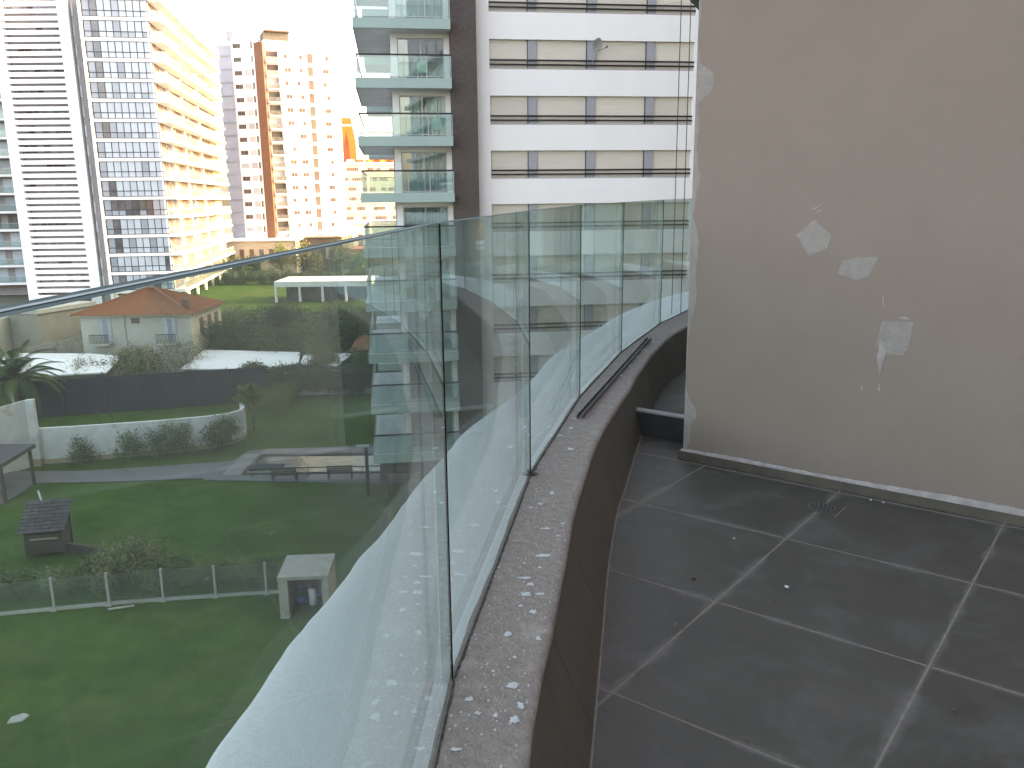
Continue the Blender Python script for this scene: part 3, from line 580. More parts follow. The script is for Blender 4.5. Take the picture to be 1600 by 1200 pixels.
# ================================================================ FAR LEFT BLOCK WITH GLAZED FRONT (139 m away)
A = root('apartment_tower', 'white apartment tower with glazed front, slatted screen and long side balconies', 'building', (-57.02, 139, G), 9.6)
AZ = [2.49+3.02*k for k in range(-5, 11)]
DEP = 55.0
MB().box(-8.6, .75, .9, DEP, Z(-12.6), Z(33)).build('core_wall', 'greywall', A)
pan_cols = [-8.66+i*1.063 for i in range(10)]
rr = random.Random(8)
def panemesh(w, h, m):
    k = ('pane', w, h, m)
    if k not in _cache: _cache[k] = MB().box(.04, w-.04, 0, .05, .04, h-.04).mesh('pane', m)
    return _cache[k]
for k, z in enumerate(AZ):
    top = (k == len(AZ)-1)
    # slab: wide corner, long side
    poly = [(-8.8, -.12), (2.66, -.12), (2.72, .3), (2.72, DEP), (.5, DEP), (.5, .6), (-8.8, .6)]
    MB().prism(poly, Z(z-.48), Z(z)).build('slab', 'white2', A)
    if top:
        MB().box(2.5, 2.7, .2, DEP, Z(z), Z(z+1.2)).build('roof_parapet', 'white2', A); MB().box(-8.8, 2.5, 0, .2, Z(z), Z(z+1.2)).build('roof_parapet', 'white2', A)
        m_ = MB(); [m_.box(2.45, 2.55, 2+i*1.0, 2.15+i*1.0, Z(z+1.2), Z(z+3.6)) for i in range(46)]; m_.box(2.45, 2.55, 2, 48, Z(z+3.5), Z(z+3.6)); m_.build('roof_railing', 'alu', A)
        continue
    fr = MB()
    for x in pan_cols: fr.box(x-.06, x+.06, -.02, .06, Z(z+.01), Z(z+2.53))
    for zz in (z+.02, z+.88, z+2.49): fr.box(-8.66, .9, -.03, .05, Z(zz), Z(zz+.10))
    win = bpy.data.objects.new('glazed_front', None); COL.objects.link(win); win.parent = A
    fr.build('window_frame', 'frame', win)
    for i in range(9):
        if k == 4: m = ['blind2', 'darkpane', 'darkpane', 'darkpane', 'darkpane', 'ochre', 'brownpane', 'greypane', 'greypane'][i]
        else: m = 'darkpane' if (i == 1 and rr.random() < .75) or rr.random() < .04 else ('blind2' if i == 0 or rr.random() < .12 else 'blind')
        link('pane', panemesh(1.063, 1.60, m), win, (pan_cols[i], .0, Z(z+.90)))
        m2 = m if rr.random() < .85 else 'blind2'
        link('pane', panemesh(1.063, .84, m2), win, (pan_cols[i], .0, Z(z+.05)))
    # corner balusters and side glass rail
    b_ = MB()
    for i in range(11): b_.box(.95+i*.16, .99+i*.16, .0, .04, Z(z), Z(z+1.05))
    b_.box(.92, 2.68, .0, .05, Z(z+1.05), Z(z+1.1)); b_.build('corner_railing', 'white2', A)
    bx('side_rail_glass', 'farglass', A, 2.60, 2.63, .3, DEP-.2, Z(z), Z(z+1.05)); bx('side_handrail', 'alu', A, 2.585, 2.645, .3, DEP-.2, Z(z+1.05), Z(z+1.11))
    # wall of the flats along the side: ochre curtains, openings and piers
    y = .95; 
    for (w, m) in ((1.6, 'ochre'), (1.6, 'brownpane'), (3.4, 'darkpane'), (.5, 'white2'), (2.2, 'ochre'), (3.0, 'tan'), (4.5, 'brownpane'), (1.0, 'white2'), (5.4, 'darkpane'), (2.5, 'tan'), (3.2, 'ochre'), (3.0, 'brownpane'), (1, 'white2'), (6, 'brownpane'), (6.5, 'ochre'), (8.0, 'tan')):
        d0 = rr.uniform(-.1, .25)
        if y+w > DEP: break
        bx('balcony_door' if m != 'white2' else 'pier', m, A, .751, .82 if m != 'white2' else 1.3, y, y+w-.12, Z(z), Z(z+2.53)); y += w
bx('corner_post', 'white2', A, -9.25, -8.81, -.2, .5, Z(-15), Z(33.4)); bx('top_band', 'white2', A, .55, .92, -.02, .5, Z(-12.6), Z(32))
for x, y in [(1.6, y) for y in (6, 14, 22, 30, 38, 46)]+[(-8.5, .5), (-4, .5), (0, .5)]:
    MB().bar((x, y, 0), (x, y, Z(-13.08)), .45, n=10).build('pilotis_column', 'white2', A, smooth=True)
# recess between screen and front
bx('stair_wall', 'greywall', A, -10.9, -9.26, 2.2, 6, Z(-15), Z(33))
for z in AZ: bx('stair_slot', 'frame', A, -10.1, -9.27, 2.15, 2.199, Z(z-.1), Z(z+.08)); bx('stair_window', 'greypane', A, -10.88, -10.6, 2.12, 2.199, Z(z+.4), Z(z+2.2))
# slatted screen wing, turned a little
Mw = Matrix.Rotation(R(1-9.6), 4, 'Z'); wing_o = Vector((-76.71, 139, G)); loc = Matrix.Rotation(R(-9.6), 4, 'Z') @ (wing_o-Vector((-57.02, 139, G)))
wing = bpy.data.objects.new('screen_wing', None); COL.objects.link(wing); wing.parent = A; wing.location = loc; wing.rotation_euler = (0, 0, R(1-9.6))
bx('frame_post', 'white2', wing, -3.9, -2.31, 0, 1.2, 0, Z(34)); bx('frame_post', 'white2', wing, 6.5, 8.2, 0, 1.2, 0, Z(34))
bx('wing_wall', 'greyblue', wing, -2.3, 6.49, 1.6, 2.0, Z(-13), Z(34)); bx('wing_body', 'greywall', wing, -3.9, 8.2, 2.01, 12, 0, Z(34))
sl = MB().box(0, 8.79, .0, .35, 0, .64).mesh('slat', 'white2'); z = -14.0
while z < 33.5: link('slat', sl, wing, (-2.305, .02, Z(z))); z += 1.035
# windows behind the slats
wm = [MB().box(0, .95, 0, .06, 0, 1.1).mesh('wing_window', m) for m in ('blind', 'blind2', 'darkpane', 'brownpane')]
for k in range(16):
    for i in range(8):
        if rr.random() < .8: link('wing_window', wm[rr.choice([0, 0, 0, 1, 1, 2, 3])], wing, (-2.1+i*1.07, 1.5, Z(-12.2+3.0*k+.9)))
# neighbour at the picture edge
nb = root('apartment_building', 'white building with glass balconies at the left edge behind the slatted tower', 'building', (-99, 152, G), 3)
MB().box(-14, 15.5, 2.5, 16, 0, Z(34)).build('wall', 'greywall', nb)
for k in range(15):
    z = -12.5+3.2*k
    bx('slab', 'white2', nb, -14, 16.2-.0, 0, 2.49, Z(z-.4), Z(z)); bx('rail_glass', 'railglass', nb, -14, 16, .03, .06, Z(z), Z(z+1.05)); bx('handrail', 'alu', nb, -14, 16, .02, .07, Z(z+1.05), Z(z+1.1))
    for i in range(7): bx('window', rr.choice(['blind', 'blind', 'blind2', 'darkpane']), nb, -13+i*4.1, -10.2+i*4.1, 2.42, 2.49, Z(z+.1), Z(z+2.5))

# ================================================================ TOWER WITH THE BRICK STRIP (201 m)
B = root('apartment_tower', 'tall white apartment tower with vertical red brick strip and small windows', 'building', (-60.222, 201, G), -12)
MB().box(-3.02, 2.74, 0, 14, 0, Z(37.6)).build('front_wall', 'white2', B); MB().box(2.742, 4.85, -.25, 10, 0, Z(36.6)).build('brick_strip', 'brick', B)
MB().box(-7.9, -3.021, 2.2, 14, 0, Z(36.8)).build('set_back_wall', 'greyblue', B)
for k in range(17): bx('floor_band', 'greypane', B, -7.92, -3.03, 2.05, 2.199, Z(-13+2.96*k), Z(-13+2.96*k+.25))
MB().box(-4.6, -2.3, 1, 5, Z(37.61), Z(39.4)).build('roof_room', 'greypane', B)
for k in range(18):
    z = -14.6+2.93*k+.35
    m1 = rr.choice(['brownpane', 'brownpane', 'greypane', 'ochre'] if k > 8 else ['brownpane', 'greypane', 'brownpane'])
    bx('window', m1, B, -2.55, -1.62, -.05, -.001, Z(z), Z(z+.95)); bx('window', m1, B, -1.58, -.7, -.05, -.001, Z(z), Z(z+.95))
    bx('shutter', 'greypane', B, .0, 1.55, -.05, -.001, Z(z-.1), Z(z+1.2)); bx('narrow_window', 'darkpane', B, 1.8, 2.25, -.05, -.001, Z(z-.2), Z(z+1.25))
# sunlit wing of the same tower
Bl = Matrix.Rotation(R(12), 4, 'Z') @ (Vector((-55.60, 200.7, G))-Vector((-60.222, 201, G)))
Bw = bpy.data.objects.new('sunlit_wing', None); COL.objects.link(Bw); Bw.parent = B; Bw.location = Bl; Bw.rotation_euler = (0, 0, R(36))
MB().box(.02, 17, 0, 12, 0, Z(37.2)).build('wing_wall', 'white2', Bw); MB().box(.3, 6, 1.0, 6, Z(37.21), Z(39.2)).build('roof_terrace', 'ochre', Bw); MB().box(.6, 6.3, .4, 6.5, Z(39.21), Z(39.5)).build('roof_canopy', 'brick', Bw)
m_ = MB(); [m_.bar((x, y, Z(37.2)), (x, y, Z(46.5)), .12, n=6) for x, y in ((1.6, 3), (3.0, 3))]; [m_.box(x, x+.9, 2.5, 2.9, Z(42.4), Z(46.2)) for x in (.3, 1.6, 3.2)]; m_.build('antenna_mast', 'greypane', Bw)
for k in range(17):
    z = -14.3+2.93*k
    bx('balcony_slab', 'white2', Bw, .35, 3.3, -.9, -.001, Z(z-.25), Z(z)); bx('balcony_rail', 'farglass', Bw, .36, 3.29, -.89, -.86, Z(z), Z(z+1.0)); bx('balcony_opening', rr.choice(['ochre', 'brownpane', 'greypane', 'ochre']), Bw, .5, 3.2, -.05, -.002, Z(z), Z(z+2.3))
    bx('pier', 'white2', Bw, 3.0, 3.29, -.85, -.06, Z(z), Z(z+2.6))
    for x in (4.5, 5.25, 7.2, 7.95, 13.3, 14.0): bx('window', rr.choice(['brownpane', 'brownpane', 'greypane']), Bw, x, x+.65, -.05, -.002, Z(z+.9), Z(z+1.8))
    bx('balcony_slab', 'white2', Bw, 9.4, 11.4, -.7, -.001, Z(z-.2), Z(z)); bx('balcony_opening', rr.choice(['ochre', 'brownpane']), Bw, 9.8, 11.0, -.05, -.002, Z(z), Z(z+2.2))
# orange tower and beige block
D = root('office_tower', 'orange tower with a pointed dark recess beyond the beige block', 'tower', (-58.11, 290, G), 10)
MB().xprism([(1.2, 0), (.39, Z(28.4)), (5.2, Z(28.4)), (6.5, Z(20.6)), (6.4, 0)], 0, 10).build('tower_body', 'orange', D)
MB().xprism([(.0, 0), (-1.3, Z(26)), (.35, Z(26)), (1.15, 0)], .2, 8).build('white_flank', 'white2', D)
MB().xprism([(1.9, Z(13.5)), (2.67, Z(20)), (3.5, Z(24.1)), (4.18, Z(20.6)), (4.4, Z(13.5))], -.06, -.01).build('recess', 'orangered', D); bx('white_band', 'white2', D, .42, 5.3, -.12, -.01, Z(25.7), Z(26.3))
D2 = root('office_building', 'brick-orange block partly hidden behind the teal balconies', 'building', (-47.5, 292, G), 10); MB().box(0, 10, 0, 10, 0, Z(17.2)).build('wall', 'orangered', D2); bx('roof_band', 'orange', D2, -.1, 10.1, -.1, 0, Z(15.6), Z(16.4))
E_ = root('apartment_building', 'low beige apartment block with rows of brown windows in evening sun', 'building', (-51.15, 258, G), 24)
MB().box(0, 34, 0, 14, 0, Z(12.4)).build('wall', 'beige', E_); MB().box(-.2, 34, -.3, .0, Z(12.1), Z(12.7)).build('roof_edge', 'white2', E_)
for k in range(9):
    z = -14+2.9*k
    bx('floor_band', 'beige', E_, 0, 34, -.12, -.002, Z(z-.25), Z(z+.9))
    x = rr.uniform(-.2, .6)
    while x < 31:
        w = rr.choice([1.2, 2.4, 3.6, 1.8]); n = int(w/.6)
        for q in range(n): bx('window', rr.choice(['brownpane', 'brownpane', 'darkpane']), E_, x+q*.6+.04, x+q*.6+.56, -.16, -.121 if False else -.13, Z(z+.95), Z(z+1.95))
        x += w+rr.choice([1.0, 1.9, 2.8])
for x in (3, 6, 9, 13, 17, 22): MB().box(x, x+1.8, 1, 3, Z(12.4), Z(13.6)).build('roof_vent', rr.choice(['orange', 'white2', 'orangered']), E_)

_nz = [n for n in M['lawn'].node_tree.nodes if n.type == 'TEX_NOISE']
for n_ in _nz[:2]: n_.inputs['Roughness'].default_value = .80
# ================================================================ GROUND
def sheet(name, poly, z, m, kind='structure', parent=None, th=.0):
    o = MB().add([(p[0], p[1], z) for p in poly], [tuple(range(len(poly)))]).build(name, m, parent)
    if kind: o['kind'] = kind
    return o
sheet('ground', [(-1500, -300), (1500, -300), (1500, 2200), (-1500, 2200)], G-.02, 'ground')
# lawn as an uneven sheet
def uneven(name, x0, x1, y0, y1, z, m, n, amp):
    vs = []; X = np.linspace(x0, x1, n); Y = np.linspace(y0, y1, n)
    for y in Y:
        for x in X: vs.append((x, y, z+amp*(math.sin(x*.45)*math.cos(y*.37)+.5*math.sin(x*1.3+y*.9))))
    f = [(j*n+i, j*n+i+1, (j+1)*n+i+1, (j+1)*n+i) for j in range(n-1) for i in range(n-1)]
    o = MB().add(vs, f).build(name, m, smooth=True); o['kind'] = 'structure'; return o
uneven('lawn', -60, 26, 6, 72.8, G+.02, 'lawn', 90, .012)
sheet('far_lawn', [(-75, 110), (12, 110), (12, 182), (-75, 182)], G+.004, 'lawn')
sheet('road', [(-150, 190), (-60, 190), (-60, 214), (-150, 214)], G+.01, 'asphalt')
sheet('path', [(-60, 49.0), (-32.5, 50.3), (-27.6, 50.2), (-23.0, 50.9), (-18.0, 52.0), (-17.5, 49.6), (-17.7, 48.6), (-24.9, 48.0), (-28.7, 47.9), (-60, 46.5)], G+.075, 'path')
sheet('pergola_floor', [(-60, 49), (-29.0, 47.95), (-28.8, 46), (-29, 42.3), (-60, 40)], G+.08, 'path')
sheet('soil_bed', [(-36, 54.6), (-29, 56.6), (-22, 58.5), (-21, 61.0), (-30, 60.0), (-38, 58)], G+.06, 'soil')
# pool deck of stone slabs with the pool
deck = MB().prism([(-18.9, 48.2), (-7.2, 47.2), (1.5, 47.6), (1.5, 56.6), (-17.9, 54.2)], G, G+.085).build('pool_deck', 'path'); deck['kind'] = 'structure'
rr = random.Random(31)
for i in range(18):
    for j in range(8):
        x, y = -18.0+i*1.1, 47.9+j*1.1
        if -16.9 < x+.5 < -.8+.5 and 49.1 < y+.5 < 52.9: continue
        if y > 53.3+(x+18)*.12 or y < 48.4-(x+18.9)*.08: continue
        bx('paving_slab', 'deck', deck, x, x+1.07, y, y+1.07, G+.086, G+.10+rr.choice([0, .004, .008]))
pool = root('swimming_pool', 'narrow rectangular pool reflecting warm facade light beside the lawn', 'pool', (-12, 51, G))
MB().box(-4.6, 10.8, -1.75, 1.75, .10, .112).build('water', 'water', pool)
for a in ((-4.75, 10.9, -1.95, -1.76), (-4.75, 10.9, 1.76, 1.98), (-4.8, -4.61, -1.759, 1.759)): MB().box(a[0], a[1], a[2], a[3], .085, .16).build('pool_edge', 'wood', pool)
MB().box(-4.6, -2.6, -1.2, -.0, .113, .15).build('pool_cover', 'mesh', pool)
def bench(x, y, lb):
    b = root('garden_bench', lb, 'bench', (x, y, G+.1), 4, 'slatted benches beside the pool')
    for k in range(4): bx('slat', 'wood', b, -.75, .75, -.25+.13*k, -.15+.13*k, .42, .46)
    for k in range(3): bx('back_slat', 'wood', b, -.75, .75, -.31, -.27, .52+.13*k, .61+.13*k)
    for sx in (-.72, .66):
        for sy in (-.26, .2): bx('leg', 'wood', b, sx, sx+.06, sy, sy+.06, 0, .419)
        bx('back_post', 'wood', b, sx, sx+.06, -.35, -.311, .3, .95)
bench(-13.75, 47.75, 'left of the two dark slatted benches by the pool'); bench(-10.5, 48.2, 'right of the two dark slatted benches, next to the lamp post')
m_ = MB(); m_.box(-10.0, 10.4, -.03, .03, .5, .56); [m_.box(x, x+.05, -.03, .03, 0, .5) for x in (-10, -6.6, -3.3, 0, 3.3, 6.6, 10)]
tag(m_.build('low_rail', 'wood', None, (-6.0, 48.9, G+.1), (0, 0, R(2))), 'long low dark rail running along the near side of the pool', 'rail')
def lamp(x, y, h, lb, dr=-1):
    l = root('garden_lamp', lb, 'lamp post', (x, y, G), 0, 'garden lamps with flat square heads')
    MB().box(-.09, .09, -.09, .09, 0, h).build('post', 'blackrail', l); MB().box(-.55, .15, -.14, .14, h, h+.1).build('lamp_head', 'galv', l)
lamp(-8.3, 45.2, 2.95, 'lamp post with flat pale head in front of the pool'); lamp(-9.9, 60, 2.1, 'lamp post with flat head beyond the pool beside the teal building')
# garden walls
def wallrun(r_, pts, h0, h1, t, m, name='wall_panel'):
    for k, (a, b) in enumerate(zip(pts, pts[1:])):
        a_, b_ = Vector((*a, 0)), Vector((*b, 0)); d = (b_-a_).normalized(); n = Vector((-d.y, d.x, 0))*t
        ha, hb = h0+(h1-h0)*k/(len(pts)-1), h0+(h1-h0)*(k+1)/(len(pts)-1)
        P = [a_, b_, b_+n, a_+n]; vs = [tuple(p) for p in P]+[(P[0].x, P[0].y, ha), (P[1].x, P[1].y, hb), (P[2].x, P[2].y, hb), (P[3].x, P[3].y, ha)]
        MB().add(vs, [(0, 3, 2, 1), (4, 5, 6, 7), (0, 1, 5, 4), (1, 2, 6, 5), (2, 3, 7, 6), (3, 0, 4, 7)]).build(name, m, r_)
gw = root('garden_wall', 'low whitewashed garden wall curling round at its right end', 'wall', (-31, 51.6, G))
pts = [(-31.2, 51.6), (-28.6, 52.3), (-24.1, 53.6), (-20.9, 54.9), (-19.6, 55.9), (-19.15, 57.0), (-19.3, 58.3), (-19.9, 59.6)]
wallrun(gw, [(p[0]+31, p[1]-51.6) for p in pts], 2.45, 2.1, .22, 'gardenwall'); wallrun(gw, [(p[0]+31.02, p[1]-51.63) for p in pts], .35, .3, .28, 'dirtybase', 'damp_base')
g2 = root('garden_wall', 'tall sloping white wall end at the left edge by the pergola', 'wall', (-31.0, 51.4, G))
MB().add([(0, 0, 0), (.5, 0, 0), (.5, .3, 0), (0, .3, 0)]+[(0, 0, 4.4), (.5, 0, 4.45), (.5, .3, 4.45), (0, .3, 4.4)], [(0, 3, 2, 1), (4, 5, 6, 7), (0, 1, 5, 4), (1, 2, 6, 5), (2, 3, 7, 6), (3, 0, 4, 7)]).build('wall_end', 'gardenwall', g2)
MB().add([(-4, -7, 0), (0, 0, 0), (0, .3, 0), (-4, -6.7, 0), (-4, -7, 3.9), (0, 0, 4.4), (0, .3, 4.4), (-4, -6.7, 3.9)], [(0, 3, 2, 1), (4, 5, 6, 7), (0, 1, 5, 4), (1, 2, 6, 5), (2, 3, 7, 6), (3, 0, 4, 7)]).build('wall_panel', 'gardenwall', g2); bx('damp_base', 'dirtybase', g2, -.03, .53, -.04, .34, 0, .5)
# shade-net fence
nf = root('netting_fence', 'dark shade netting fence across the back of the garden', 'fence', (-38.7, 63.5, G))
for a, b in zip([0, 3, 6, 9, 12, 15], [3, 6, 9, 12, 15, 18]):
    f = lambda t: Vector((t, t*.285, 0))
    wallrun(nf, [(f(a).x+.02, f(a).y), (f(b).x-.02, f(b).y)], 3.0, 3.0, .05, 'mesh', 'net_panel'); MB().bar(f(a)+Vector((0, -.06, 0)), f(a)+Vector((0, -.06, 3.15)), .05).build('post', 'wood', nf)
# wooden stakes in the bed
for i, (x, y, lb) in enumerate(((-28.6, 55.6, 'left of the two thin stakes behind the white garden wall'), (-27.8, 55.9, 'right of the two thin stakes behind the white garden wall'))):
    m_ = MB(); m_.bar((0, 0, 0), (0, 0, 2.9), .04); tag(m_.build('wooden_stake', 'wood', None, (x, y, G)), lb, 'stake', 'stakes behind the garden wall')
# pergola
pg = root('pergola', 'dark flat-roofed pergola at the left edge of the garden', 'pergola', (-29.0, 47.9, G))
for x, y in ((0, 0), (.35, -3.5), (-4, 0), (-4, -3.5), (-8, 0), (-8, -3.5)): MB().box(x-.07, x+.07, y-.07, y+.07, .08, 2.42).build('post', 'wood', pg)
MB().prism([(.25, .2), (.6, -3.8), (-9, -3.8), (-9, .2)], 2.43, 2.5).build('roof', 'shingle', pg)
MB().prism([(.28, .22), (.63, -3.85), (.50, -3.85), (.15, .22)], 2.28, 2.43).build('beam', 'wood', pg)
MB().box(-4.2, -1.5, -2.6, -.8, .09, .12).build('mat', 'greysheet', pg)
# playhouse with shingled roof and ramp
ph = root('playhouse', 'small dark wooden playhouse with shingled lean-to roof and long side board', 'playhouse', (-22.55, 37.7, G), 12)
for k in range(5): bx('plank', 'wood', ph, -.85, .85, -.55, -.49, .25+.2*k, .42+.2*k)
bx('plank', 'woodlight', ph, -.6, .6, -.58, -.551, .95, 1.03)
for x in (-.86, .80): bx('corner_post', 'wood', ph, x, x+.08, -.58, -.50, 0, 1.55); bx('corner_post', 'wood', ph, x, x+.08, .7, .78, 0, 2.2)
for x in (-.83, .77): MB().add([(x, -.49, .2), (x+.05, -.49, .2), (x+.05, .7, .2), (x, .7, .2), (x, -.49, 1.5), (x+.05, -.49, 1.5), (x+.05, .7, 2.1), (x, .7, 2.1)], [(0, 3, 2, 1), (4, 5, 6, 7), (0, 1, 5, 4), (1, 2, 6, 5), (2, 3, 7, 6), (3, 0, 4, 7)]).build('side_wall', 'wood', ph)
bx('back_wall', 'wood', ph, -.8, .8, .70, .76, .2, 2.1)
for k in range(9):
    t = k/9; y = -.85+1.85*t; z = 1.42+.95*t
    for q in range(6): 
        x = -1.05+.35*q+(.1 if k % 2 else 0)*0
        MB().add([(x+.01, y, z), (x+.34, y, z), (x+.34, y+.26, z+.11), (x+.01, y+.26, z+.11), (x+.01, y, z+.035), (x+.34, y, z+.035), (x+.34, y+.26, z+.125), (x+.01, y+.26, z+.125)], [(0, 3, 2, 1), (4, 5, 6, 7), (0, 1, 5, 4), (1, 2, 6, 5), (2, 3, 7, 6), (3, 0, 4, 7)]).build('shingle', 'shingle', ph)
m_ = MB(); m_.add([(.9, -.3, 0), (3.2, -.9, 0), (3.25, -.75, 0), (.95, -.1, 0), (.9, -.3, .55), (3.2, -.9, .18), (3.25, -.75, .18), (.95, -.1, .55)], [(0, 3, 2, 1), (4, 5, 6, 7), (0, 1, 5, 4), (1, 2, 6, 5), (2, 3, 7, 6), (3, 0, 4, 7)]); m_.build('ramp', 'wood', ph)
m_ = MB(); m_.bar((-.2, .9, 1.5), (-.65, 1.5, 2.75), .05); m_.build('pole', 'greysheet', ph)
# glass garden fence
gf = root('glass_fence', 'low glass garden fence with pale square posts on a concrete kerb', 'fence', (-19.2, 31.8, G))
fp = [(-25.5, 30.6), (-23.4, 31.0), (-21.3, 31.4), (-19.2, 31.85), (-17.1, 32.25), (-14.95, 32.6), (-12.8, 32.85), (-10.7, 33.1), (-9.6, 33.2)]
wallrun(gf, [(p[0]+19.2, p[1]-31.8) for p in fp], .13, .13, .16, 'concrete', 'kerb')
for i, p in enumerate(fp[:-1]):
    x, y = p[0]+19.2, p[1]-31.8; m_ = MB(); m_.box(x-.045, x+.045, y-.02, y+.07, .0, 1.50); m_.build('post', 'galv', gf); MB().box(x-.12, x+.12, y-.12, y-.021, 0, .06).build('post_foot', 'concrete', gf)
    q = fp[i+1]; wallrun(gf, [(x+.06, y+.03), (q[0]+19.2-.06, q[1]-31.8+.03)], 1.42, 1.42, .012, 'clear', 'glass_panel')
# pump box
pb = root('pump_housing', 'square open pale concrete pump housing on the lawn beside the fence', 'pump house', (-9.5, 30.9, G), 4)
MB().box(0, .36, 0, 2.1, 0, 1.72).build('side_wall', 'concrete', pb); MB().box(1.72, 1.98, 0, 2.1, 0, 1.72).build('side_wall', 'concrete', pb); MB().box(.361, 1.719, 1.9, 2.1, 0, 1.72).build('back_wall', 'concrete', pb)
MB().box(-.02, 2.0, -.03, 2.13, 1.721, 1.86).build('roof', 'concrete', pb)
pu = root('pump', 'small white tank and blue pump inside the concrete housing', 'pump', (-8.55, 31.9, G+.02), 0)
MB().bar((.15, 0, .15), (.15, 0, .85), .16, n=14).build('tank', 'pump', pu, smooth=True)
m_ = MB(); m_.bar((-.5, .1, .3), (-.1, .1, .3), .14, n=12); m_.bar((-.45, .1, .2), (-.45, .1, .9), .04); m_.bar((-.45, .1, .9), (-.05, .1, .9), .04); m_.bar((.15, 0, .6), (.6, .1, .6), .03); m_.build('pump_motor', 'blue', pu, smooth=True)
# loose things on the grass
m_ = MB(); m_.prism([(0, 0), (.42, .10), (.50, .42), (.25, .55), (-.05, .33)], 0, .05); tag(m_.build('stepping_stone', 'concrete', None, (-16.6, 24.1, G+.03)), 'pale flat stone lying alone on the near lawn', 'stone')
m_ = MB(); m_.bar((0, 0, .05), (.95, .3, .05), .05); tag(m_.build('pipe', 'concrete', None, (-16.9, 31.75, G+.05)), 'short pale pipe lying on the grass in front of the glass fence', 'pipe')

# ================================================================ VILLA AND SHEDS
vl = root('villa', 'cream two-storey villa with low hipped terracotta roof', 'house', (-36.19, 78, G), 0)
MB().box(-4.5, 5.85, 0, 8.4, 0, 6.25).build('wall', 'villawall', vl); MB().box(5.851, 5.90, 0, 8.4, 0, 6.25).build('side_wall', 'villatan', vl)
ex0, ex1, ey0, ey1, ez, rz_ = -5.1, 6.35, -.55, 8.95, 6.30, 8.35
apl, apr, apy = .2, 1.0, 4.2
def roof_slope(c0, c1, t0, t1, wave=.24):
    """one slope of roman tiles: corrugated sheet between eave c0-c1 and ridge t0-t1"""
    c0, c1, t0, t1 = [Vector(p) for p in (c0, c1, t0, t1)]; up_ = Vector((0, 0, 1)); e = (c1-c0); n = max(4, int(e.length/wave)*4); vs = []; R_ = 12
    for i in range(n+1):
        s = i/n; h = .045*math.cos(2*math.pi*i/4)
        for j in range(R_+1):
            t = j/R_; p = (c0+e*s)*(1-t)+(t0+(t1-t0)*s)*t; vs.append(tuple(p+up_*(h*(1-t*.6)+.012*(j % 2))))
    f = [(i*(R_+1)+j, (i+1)*(R_+1)+j, (i+1)*(R_+1)+j+1, i*(R_+1)+j+1) for i in range(n) for j in range(R_)]
    return MB().add(vs, f)
cs = [(ex0, ey0, ez), (ex1, ey0, ez), (ex1, ey1, ez), (ex0, ey1, ez)]; tl_, tr_ = (apl, apy, rz_), (apr, apy, rz_)
for q in ((cs[0], cs[1], tl_, tr_), (cs[1], cs[2], tr_, tr_), (cs[2], cs[3], tr_, tl_), (cs[3], cs[0], tl_, tl_)): roof_slope(*q).build('roof_slope', 'rooftile', vl)
MB().box(ex0+.05, ex1-.05, ey0+.05, ey1-.05, 6.22, 6.27).build('eaves', 'villatan', vl)
m_ = MB(); [m_.bar(a, b, .11) for a, b in ((cs[0], tl_), (cs[1], tr_), (tl_, tr_), (cs[2], tr_))]; m_.build('ridge_tile', 'rooftile', vl)
MB().box(5.0, 5.6, .6, 1.2, 6.5, 7.6).build('chimney', 'brick', vl)
def vwin(x0, x1, z0, z1, balc=None):
    w = bpy.data.objects.new('french_window', None); COL.objects.link(w); w.parent = vl
    MB().box(x0, x1, -.06, -.002, z0, z1).build('shutter', 'greypane', w); MB().box((x0+x1)/2-.2, (x0+x1)/2+.2, -.075, -.061, z0, z1-.1).build('pane', 'blind2', w)
    if balc:
        MB().box(balc[0], balc[1], -.95, -.08, z0-.25, z0-.12).build('balcony_slab', 'villawall', w); m_ = MB(); m_.box(balc[0], balc[1], -.95, -.91, z0+.72, z0+.78)
        for i in range(15): x = balc[0]+(balc[1]-balc[0]-.04)*i/14; m_.box(x, x+.035, -.94, -.915, z0-.12, z0+.72)
        m_.build('balcony_railing', 'blackrail', w)
vwin(-2.82, -1.62, 3.75, 5.95, (-3.4, -1.6)); vwin(3.29, 4.5, 3.75, 5.95, (2.85, 4.7)); MB().box(.3, 1.06, -.05, -.002, 5.45, 5.95).build('small_window', 'brownpane', vl)
for y in (2.2, 4.4, 6.4): MB().box(5.901, 5.95, y, y+.9, 4.2, 5.6).build('side_window', 'brownpane', vl)
m_ = MB(); m_.bar((-.35, -.08, 0), (-.35, -.08, 6.2), .05); m_.build('drainpipe', 'villawall', vl)
def shed(name, lb, poly, h, mroof, mwall, slope=0.0):
    r_ = root(name, lb, 'shed', (poly[0][0], poly[0][1], G)); P = [(p[0]-poly[0][0], p[1]-poly[0][1]) for p in poly]
    c = (sum(p[0] for p in P)/len(P), sum(p[1] for p in P)/len(P)); Q = [(c[0]+(p[0]-c[0])*.93, c[1]+(p[1]-c[1])*.93) for p in P]
    MB().prism(Q, 0, h-.3).build('wall', mwall, r_)
    n = len(P); hz = [h+slope*(p[1]-P[0][1]) for p in P]
    MB().add([(p[0], p[1], z-.12) for p, z in zip(P, hz)]+[(p[0], p[1], z) for p, z in zip(P, hz)], [tuple(range(n-1, -1, -1)), tuple(range(n, 2*n))]+[(i, (i+1) % n, n+(i+1) % n, n+i) for i in range(n)]).build('roof', mroof, r_)
    return r_
shed('garden_shed', 'flat white-roofed shed right of the villa behind the netting', [(-29.1, 71.6), (-22.0, 71.4), (-19.2, 73.6), (-20.2, 78.2), (-29.9, 79.8)], 2.3, 'sheet', 'mesh', .03)
shed('garden_shed', 'second white-roofed shed further right half hidden by bushes', [(-19.0, 73.4), (-15.6, 72.6), (-15.0, 77.6), (-19.8, 78.2)], 2.3, 'sheet', 'mesh', .03)
